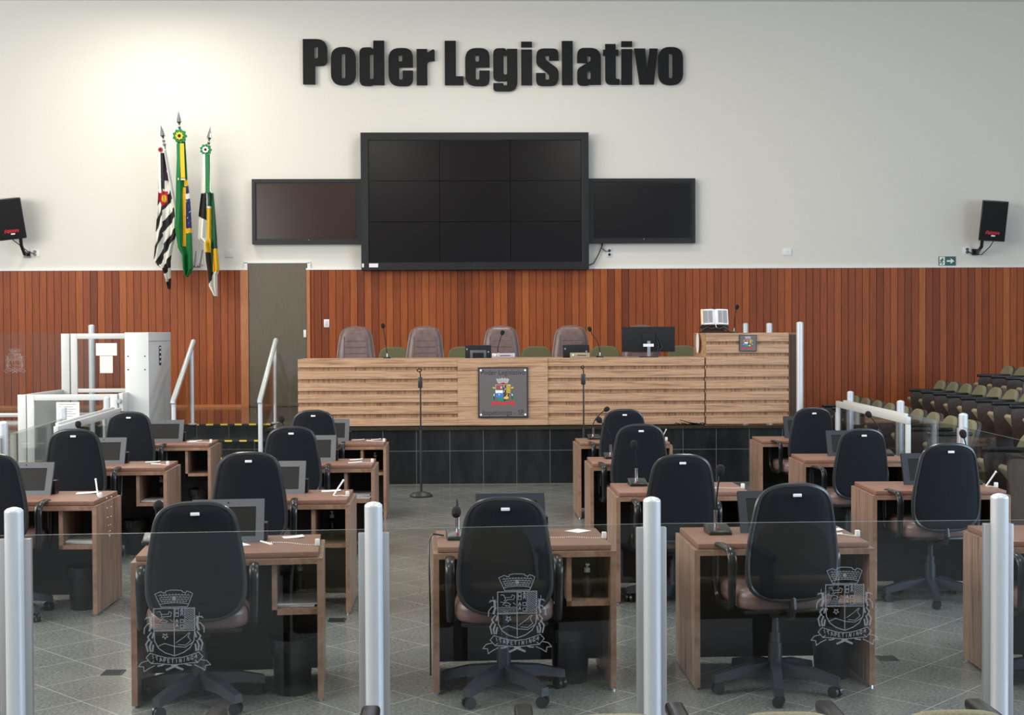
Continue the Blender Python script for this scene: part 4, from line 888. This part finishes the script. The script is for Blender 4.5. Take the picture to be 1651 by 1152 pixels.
# bins
def make_bin():
    t = thing('waste_bin', 'x', 'bin', (0, 0, 0), 0, 'black waste bins under the desks')
    MB().lathe([(.085, 0), (.088, .004), (.108, .27), (.112, .272), (.112, .282), (.104, .282), (.084, .008)], 'bin_black', 24).build('bucket', t)
    b = MB(); vs = []; seg = 28
    for r_, z, w_ in [(.113, .215, .004), (.114, .25, .005), (.113, .283, .006), (.100, .286, .006), (.096, .2, .005)]:
        for j in range(seg):
            a = 2*pi*j/seg; q = r_+w_*sin(a*7)+w_*.6*sin(a*11+1); vs.append((q*cos(a), q*sin(a), z+.012*sin(a*3)*(z < .26)))
    b.faces(vs, [(i*seg+j, i*seg+(j+1) % seg, (i+1)*seg+(j+1) % seg, (i+1)*seg+j) for i in range(4) for j in range(seg)], 'bag_black'); b.build('bag_liner', t, 50); return t
bi = make_bin()
for i, (k, u, v) in enumerate([('L21', .765, .20), ('C1', .715, .23), ('R11', .77, .24), ('L12', .765, .26), ('L13', .60, .34), ('L14', .775, .25)]):
    lb = 'black waste bin with bag under desk, ' + WH(k)
    if k == 'C1': lb = 'black waste bin with bag under the lone centre desk'
    if i == 0: bi.location = on(k, u, v, 0); bi['label'] = lb
    else: dup(bi, lb, on(k, u, v, 0))
# ================================================================== glass railing
GP = 'aluminium posts of the glass railings'
def make_post(h, r=.0375, plates=True, dirs=(1, 0)):
    t = thing('railing_post', 'x', 'post', (0, 0, 0), 0, GP)
    b = MB(); b.lathe([(r, .006), (r, h-.012)], 'alu', 28); b.build('pole', t, 60)
    MB().lathe([(r, h-.012), (r*.97, h-.006), (r*.72, h+.002), (r*.3, h+.007), (.001, h+.008)], 'alu', 28).build('domed_cap', t, 60)
    MB().lathe([(r*1.9, 0), (r*1.9, .006), (r*1.1, .012)], 'alu_plate', 24).build('base_flange', t)
    if plates:
        for s in (-1, 1): MB().rbox(s*.044-.020, s*.044+.020, .004, .034, .05, .985, .003, 'alu_plate').build('glass_clamp', t)
    return t
pf = make_post(1.11)
FP = [(-1.905, 5.485, 4, 'silver railing post nearest the left edge, before the front left desk'), (-.446, 5.573, 4, 'silver railing post left of the lone centre desk'), (.733, 5.667, 3, 'silver railing post right of the lone centre desk'), (2.241, 5.69, 0, 'silver front railing post nearest the right edge')]
for i, (x, y, a, lb) in enumerate(FP):
    if i == 0: pf.location = (x, y, 0); pf.rotation_euler.z = radians(a); pf['label'] = lb
    else: dup(pf, lb, (x, y, 0), radians(a))
GG = 'glass panels of the railings'
def pane(label, p, q, z0, z1, crest=None, th=.010, cs=.000372, gap=.03):
    a = Vector((p[0], p[1], 0)); b_ = Vector((q[0], q[1], 0)); d = b_-a; L = d.length; ang = math.atan2(d.y, d.x)
    t = thing('glass_balustrade', label, 'glass panel', (a.x, a.y, z0), ang, GG)
    b = MB(); g = gap
    x0, x1, h = g, L-g, z1-z0
    b.faces([(x0, 0, 0), (x1, 0, 0), (x1, 0, h), (x0, 0, h), (x0, th, 0), (x1, th, 0), (x1, th, h), (x0, th, h)], [(0, 1, 2, 3), (5, 4, 7, 6)], 'glass')
    b.faces([(x0, 0, 0), (x1, 0, 0), (x1, 0, h), (x0, 0, h), (x0, th, 0), (x1, th, 0), (x1, th, h), (x0, th, h)], [(3, 2, 6, 7), (0, 4, 5, 1), (0, 3, 7, 4), (1, 5, 6, 2)], 'glass_edge')
    bmesh.ops.remove_doubles(b.b, verts=b.b.verts[:], dist=.0001)
    b.build('pane', t, 0)
    for x in ((.3, L-.3) if L > 1 else ()): MB().rbox(x-.03, x+.03, -.02, th+.02, -z0, .02, .004, 'alu_plate').build('foot_clamp', t) if z0 < .3 else None
    if crest:
        o = crest_lines(cs, -.0012).build('etched_crest', t, 0, False); o.location = (crest[0], 0, crest[1]-z0); o['label'] = 'frosted etched coat of arms with a name ribbon'
    return t
off = .012
# crest centres from the photo: x along pane
pane('front glass panel with etched crest before the left desk', (-1.905, 5.495), (-.446, 5.583), .06, 1.0, (.637, .603))
pane('front glass panel with etched crest before the lone centre desk', (-.446, 5.583), (.733, 5.677), .06, 1.0, (.602, .640))
pane('front glass panel with etched crest right of the centre desk', (.733, 5.677), (2.241, 5.70), .06, 1.0, (.835, .645))
pane('front glass panel at the right edge of the photo', (2.241, 5.70), (3.6, 5.66), .06, 1.0)
pane('front glass panel at the left edge of the photo', (-3.2, 5.36), (-1.905, 5.495), .06, 1.0)
# side railings
SPT = [(4.126, 11.274, 88, 'silver side railing post by the green seats, nearest'), (4.265, 13.405, 88, 'silver side railing post at the near end of the right white gate'), (4.349, 15.535, 88, 'silver side railing post at the far end of the right white gate'),
       (-3.893, 10.982, 94, 'silver side railing post at the left edge of the photo'), (-4.094, 13.188, 94, 'silver side railing post in the middle of the left white gate'), (-4.229, 15.225, 94, 'silver side railing post before the white platform lift')]
for x, y, a, lb in SPT: dup(pf, lb, (x, y, 0), radians(a))
pane('glass panel of the right side railing, beyond its nearest post', (4.126, 11.27), (4.265, 13.405), .06, 1.0)
pane('glass panel of the right side railing at the photo edge', (3.99, 8.9), (4.126, 11.27), .06, 1.0)
pane('glass panel of the left side railing beside the second row', (-3.893, 10.98), (-4.094, 13.188), .06, 1.0)
pane('glass panel of the left side railing at the photo edge', (-3.70, 8.8), (-3.893, 10.98), .06, 1.0)
def gate(label, p, q, side):
    a = Vector((p[0], p[1], 0)); b_ = Vector((q[0], q[1], 0)); d = b_-a; L = d.length
    t = thing('sliding_gate', label, 'gate', (a.x, a.y, 0), math.atan2(d.y, d.x), 'white sliding gates in the side railings')
    m = 'white_metal'
    MB().rbox(0, L, -.02, .02, .93, 1.0, .005, m).build('top_rail', t); MB().rbox(0, L, -.02, .02, .10, .17, .005, m).build('bottom_rail', t)
    for x in (0, L-.06): MB().rbox(x, x+.06, -.02, .02, .17, .93, .005, m).cyl((x+.03, -.02, .9), (x+.03, -.026, .9), .008, 'black_plastic', seg=8).build('stile', t)
    b = MB(); b.faces([(.06, -.004, .17), (L-.06, -.004, .17), (L-.06, -.004, .93), (.06, -.004, .93), (.06, .004, .17), (L-.06, .004, .17), (L-.06, .004, .93), (.06, .004, .93)], [(0, 1, 2, 3), (5, 4, 7, 6)], 'glass'); b.build('glass_pane', t, 0)
    MB().rbox(.2, L-.2, .02*side, .05*side, .985, 1.02, .004, m).build('guide_track', t) if side > 0 else MB().rbox(.2, L-.2, -.05, -.02, .985, 1.02, .004, m).build('guide_track', t)
    x = L+.02
    MB().tube([(L-.03, 0, .86), (L+.06, 0, .86), (L+.06, 0, .66), (L-.03, 0, .66)], .012, m, 8).build('handle', t)
    for x in (.3, L-.3): MB().cyl((x, -.012, .05), (x, .012, .05), .05, 'dark_metal', seg=14).build('wheel', t)
    return t
gate('white framed sliding gate in the right side railing', (4.08, 12.573), (4.205, 15.565), -1)
gate('white framed sliding gate in the left side railing', (-3.80, 12.036), (-4.03, 15.03), 1)
# posts and glass on the stage
ps = make_post(1.25, .042, False); ps.location = (3.885, 16.08, .68); ps['label'] = 'tall silver post at the stage corner right of the lectern'
for lb, x, y in [('silver post top showing over the lectern, second from the right', 3.965, 18.15), ('silver post top showing over the lectern beside the book, by the wall', 4.08, 20.35), ('silver post behind the white platform lift', -5.28, 18.3)]:
    dup(ps, lb, (x, y, .68)).location.z = .70 if x < 0 else (.695 if y > 19 else .68)
for o in (ps,): pass
pane('stage edge glass panel behind the lectern', (3.965, 18.15), (4.08, 20.35), .78, 1.78, None, .01, .00037, .06)
pane('stage glass panel with etched crest left of the white lift', (-8.6, 18.3), (-6.13, 18.3), .76, 1.85, (2.28, 1.48), .01, .00037)
pane('stage glass panel directly behind the white lift', (-6.13, 18.3), (-5.28, 18.3), .76, 1.85, None, .01, .00037)
tag(MB().rbox(-8.6, -5.3, 18.28, 18.34, .70, .76, .008, 'alu_plate').box(-8.6, -8.5, 18.28, 18.34, .68, .70, 'alu_plate').box(-7, -6.9, 18.28, 18.34, .68, .70, 'alu_plate').box(-5.5, -5.4, 18.28, 18.34, .68, .70, 'alu_plate').build('glass_channel'), 'metal channel under the stage glass behind the lift', 'glass channel')
pane('narrow glass panel between stair handrail and bench', (-2.60, 17.05), (-2.2, 17.05), .70, 1.566, None, .01, .00037, .01)
# stair handrails
def handrail(label, x, yf, yr, zr):
    t = thing('stair_handrail', label, 'handrail', (x, yf, 0), 0, 'handrails of the stage steps'); dy = yr-yf
    MB().cyl((0, 0, .171), (0, 0, 1.01), .027, 'alu', seg=16).build('front_post', t); MB().lathe([(.05, .170), (.05, .18), (.03, .186)], 'alu_plate', 16).build('front_flange', t)
    MB().cyl((0, dy-.06, .682), (0, dy-.06, zr-.09), .022, 'alu', seg=16).build('rear_post', t); MB().lathe([(.055, .681), (.055, .69), (.03, .70)], 'alu_plate', 16, Matrix.Translation((0, dy-.06, 0))).build('rear_flange', t)
    MB().tube([(0, -.04, 1.0), (0, -.03, 1.03), (0, dy, zr), (0, dy+.03, zr+.012)], .031, 'handrail', 14).build('grip_tube', t, 60)
    b = MB(); b.faces([(-.004, .05, .60), (-.004, dy-.1, .95), (-.004, dy-.1, zr-.18), (-.004, .05, .93), (.004, .05, .60), (.004, dy-.1, .95), (.004, dy-.1, zr-.18), (.004, .05, .93)], [(0, 1, 2, 3), (5, 4, 7, 6)], 'glass'); b.build('glass_infill', t, 0)
handrail('silver handrail left of the stage steps, beside the white lift', -3.62, 15.86, 16.95, 1.715)
handrail('silver handrail right of the stage steps, beside the bench', -2.60, 15.86, 17.08, 1.725)

# ================================================================== platform lift
lf = thing('platform_lift', 'white wheelchair platform lift with glazed gates beside the steps', 'lift', (0, 0, 0))
m = 'white_metal'
MB().rbox(-4.24, -3.955, 16.05, 17.2, .01, 1.845, .006, m).build('machine_tower', lf)
MB().box(-3.9545, -3.952, 16.06, 17.19, 1.735, 1.742, 'grey_metal').build('panel_seam', lf)
b = MB()
for x in (-4.20, -4.0):
    for z in (1.40, 1.56): b.cyl((x, 16.05, z), (x, 16.044, z), .008, 'dark_metal', seg=8)
b.build('bolt', lf)
b = MB(); b.box(-3.9525, -3.950, 16.56, 16.66, 1.44, 1.68, 'sign_navy')
for z in (1.47, 1.53, 1.59, 1.64): b.box(-3.9495, -3.949, 16.58, 16.64, z, z+.025, 'paper')
b.build('accessibility_sticker', lf)['label'] = 'dark blue sticker with white marks'
def frame(x0, x1, y, z0, z1, wd, nm, top=None):
    b = MB(); b.rbox(x0, x0+wd, y-.025, y+.025, z0, z1, .004, m).rbox(x1-wd, x1, y-.025, y+.025, z0, z1, .004, m).rbox(x0+wd, x1-wd, y-.025, y+.025, z1-(top or wd), z1, .004, m).rbox(x0+wd, x1-wd, y-.025, y+.025, z0, z0+wd, .004, m)
    o = b.build(nm, lf)
    g = MB(); g.faces([(x0+wd, y-.004, z0+wd), (x1-wd, y-.004, z0+wd), (x1-wd, y-.004, z1-(top or wd)), (x0+wd, y-.004, z1-(top or wd)), (x0+wd, y+.004, z0+wd), (x1-wd, y+.004, z0+wd), (x1-wd, y+.004, z1-(top or wd)), (x0+wd, y+.004, z1-(top or wd))], [(0, 1, 2, 3), (5, 4, 7, 6)], 'glass'); g.build('glass_pane', o, 0)
    return o
frame(-5.26, -4.26, 17.32, .70, 1.835, .085, 'upper_gate', .07)
MB().rbox(-5.175, -4.345, 17.30, 17.34, 1.075, 1.125, .004, m).build('upper_gate_rail', lf)
MB().rbox(-5.38, -5.275, 17.29, 17.35, .70, 1.835, .004, m).build('upper_gate_post', lf)
frame(-5.315, -4.26, 15.8, .05, 1.12, .085, 'lower_gate', .07)
MB().rbox(-5.42, -5.325, 15.77, 15.83, .03, 1.12, .004, m).build('lower_gate_post', lf)
MB().rbox(-5.41, -5.36, 15.83, 17.29, 1.05, 1.115, .004, m).box(-5.40, -5.38, 15.83, 17.29, .1, 1.05, m).build('side_wall', lf)
MB().rbox(-5.40, -4.25, 15.83, 17.28, .05, .10, .004, 'grey_metal').box(-5.3, -5.2, 15.9, 17.2, 0, .05, 'dark_metal').box(-4.5, -4.4, 15.9, 17.2, 0, .05, 'dark_metal').build('platform_floor', lf)
MB().rbox(-4.25, -4.20, 15.8, 16.06, .9, 1.13, .004, m).build('latch_bracket', lf); MB().cyl((-4.235, 15.79, 1.04), (-4.235, 15.74, 1.04), .025, 'grey_metal', seg=12).build('latch_knob', lf)
def notice(label, x0, x1, y, z0, z1, lines, pict=None):
    t = thing('notice_sheet', label, 'notice', ((x0+x1)/2, y, z0), 0, 'paper notices on the white lift'); w2, h = (x1-x0)/2, z1-z0
    MB().box(-w2, w2, -.0012, 0, 0, h, 'paper').build('sheet', t)
    b = MB()
    for i in range(lines): z = h-.03-i*.028; b.flat([(-w2*.75, z), (w2*(.7-.3*(i % 2)), z), (w2*(.7-.3*(i % 2)), z+.007), (-w2*.75, z+.007)], -.0018, 'print_grey')
    if lines: b.build('text_lines', t, 0)
    if pict: MB().flat([(-w2*.85, .02), (-w2*.1, .02), (-w2*.1, h*.55), (-w2*.85, h*.55)], -.0018, 'sign_blue').flat([(-w2*.6, .05), (-w2*.3, .05), (-w2*.3, h*.4), (-w2*.6, h*.4)], -.0022, 'paper').build('pictogram', t, 0)
notice('wide white notice on the upper gate of the lift', -4.935, -4.665, 17.29, 1.55, 1.71, 0)
notice('tall white notice below the wide one on the lift', -4.885, -4.72, 17.29, 1.325, 1.545, 0)
notice('white notice with text and blue symbol on the lower lift gate', -4.97, -4.70, 15.77, .50, 1.03, 6, True)

# ================================================================== audience seats
GS = 'green auditorium seats right of the railing'
def make_seat(both=False):
    t = thing('auditorium_seat', 'x', 'seat', (0, 0, 0), 0, GS)   # local: sitter faces +Y, origin on floor below the back
    tl = Matrix.Translation((0, .04, .36)) @ Matrix.Rotation(radians(22), 4, 'X')
    poly = fillet([(-.225, 0, .05), (.225, 0, .05), (.20, .47, .17), (-.20, .47, .17)])
    b = MB(); b.prism(poly, -.0, .06, 'seat_green', 'xz', tl); o = b.build('backrest', t, 50); md = o.modifiers.new('b', 'BEVEL'); md.width = .025; md.segments = 3; md.limit_method = 'ANGLE'; md.angle_limit = radians(50)
    b = MB(); b.prism(fillet([(-.215, .01, .05), (.215, .01, .05), (.197, .478, .17), (-.197, .478, .17)]), -.03, .005, 'seat_shell', 'xz', tl); b.build('back_shell', t, 50)
    q = Matrix.Translation((0, .13, .31)) @ Matrix.Rotation(radians(52), 4, 'X')
    MB().rbox(-.215, .215, 0, .32, -.03, .025, .022, 'seat_beige', 3, q).build('tip_up_cushion', t, 60)
    for s in ((-1, 1) if both else (-1,)):
        x = s*.245; b = MB(); b.prism(fillet([(.06, .0, .02), (.36, .0, .02), (.42, .665, .08), (-.02, .665, .05)]), x-.014, x+.014, 'seat_shell', 'yz'); p = b.build('side_panel', t, 40)
        MB().rbox(x-.03, x+.03, -.03, .43, .66, .70, .014, 'black_plastic', 3).build('armrest', p, 60)
    return t
s0 = make_seat(False); RX = lambda a, y: a+.055*y
rowlab = {'A': 'front row beside the railing', 'B': 'second tier row', 'C': 'top tier row'}
def ordn(i): return ['farthest', 'second farthest', 'third farthest', 'fourth farthest', 'fifth farthest', 'sixth farthest', 'seventh farthest', 'eighth farthest', 'ninth farthest', 'tenth farthest'][i]
first = True
def seat(src, lb, x, y, z, rz, g=GS):
    return dup(src, lb, (x, y, z), rz, g)
tier = MB(); 
ANG = radians(90-3)
for i in range(9):
    y = 18.66-.645*i; lb = f'olive green seat, {ordn(i)} from camera, {rowlab["A"]}'
    if i == 0: s0.location = (RX(4.18, y), y, .10); s0.rotation_euler.z = ANG; s0['label'] = lb
    else: seat(s0, lb, RX(4.18, y), y, .10, ANG)
for i, (y, q) in enumerate([(11.75, 'first'), (11.15, 'second')]): seat(s0, f'{q} olive green seat past the aisle gap, front row, at the right photo edge', RX(4.18, y), y, .10, ANG)
for i in range(9):
    y = 18.9-.59*i; seat(s0, f'olive green seat, {ordn(i)} from camera, {rowlab["B"]}', RX(5.47, y), y, .30, ANG)
for i in range(4):
    y = 19.0-.59*i; seat(s0, f'olive green seat, {ordn(i)} from camera, {rowlab["C"]}', RX(6.47, y), y, .50, ANG)
b = MB()
for z, xo in ((.10, 3.60), (.30, 4.95), (.50, 5.95)):
    b.prism([(RX(xo, 9), 9), (11.5, 9), (11.5, 19.6), (RX(xo, 19.6), 19.6)], 0 if z == .10 else z-.20, z, 'olive_granite', 'xy')
tr_ = struct(b, 'trim_8', 0)
# seats in front of the camera
for i, x in enumerate((-.60, -.11, .38, .87, 1.36, 1.85)):
    q = ['far left', 'second from left', 'left of centre', 'right of centre', 'second from right', 'far right'][i]
    seat(s0, f'seat top at the bottom edge of the photo, {q}', x, 3.87, -.078, 0, 'seats before the camera at the bottom edge')
# floor boxes
for i, (x, y, lb) in enumerate([(-1.98, 7.2, 'small dark floor box left of the front left desk'), (-.912, 8.46, 'small dark floor box beside the second row, left of the aisle'), (2.256, 7.33, 'small dark floor box between the front right desks'), (.054, 14.67, 'small dark floor box before the bench')]):
    t = thing('floor_box', lb, 'floor outlet', (x, y, 0), 0, 'dark floor boxes'); MB().rbox(-.055, .055, -.055, .055, 0, .004, .0015, 'dark_metal').build('cover', t); MB().box(-.045, .045, -.045, .045, .004, .005, 'seam').build('lid', t)
cb = MB(); rnd = random.Random(3); pts = [(2.35+.38*i/14, 16.07+.05*sin(i*1.7), .697+.02*abs(sin(i*1.1))) for i in range(15)]
cb.tube(pts, .006, 'black_plastic', 6).tube([(2.45, 16.06, .70), (2.42, 16.05, .76), (2.50, 16.06, .73), (2.62, 16.07, .71), (2.70, 16.05, .70)], .006, 'black_plastic', 6)
tag(cb.build('floor_cable'), 'tangled black cable on the stage edge below the lectern joint', 'cable')
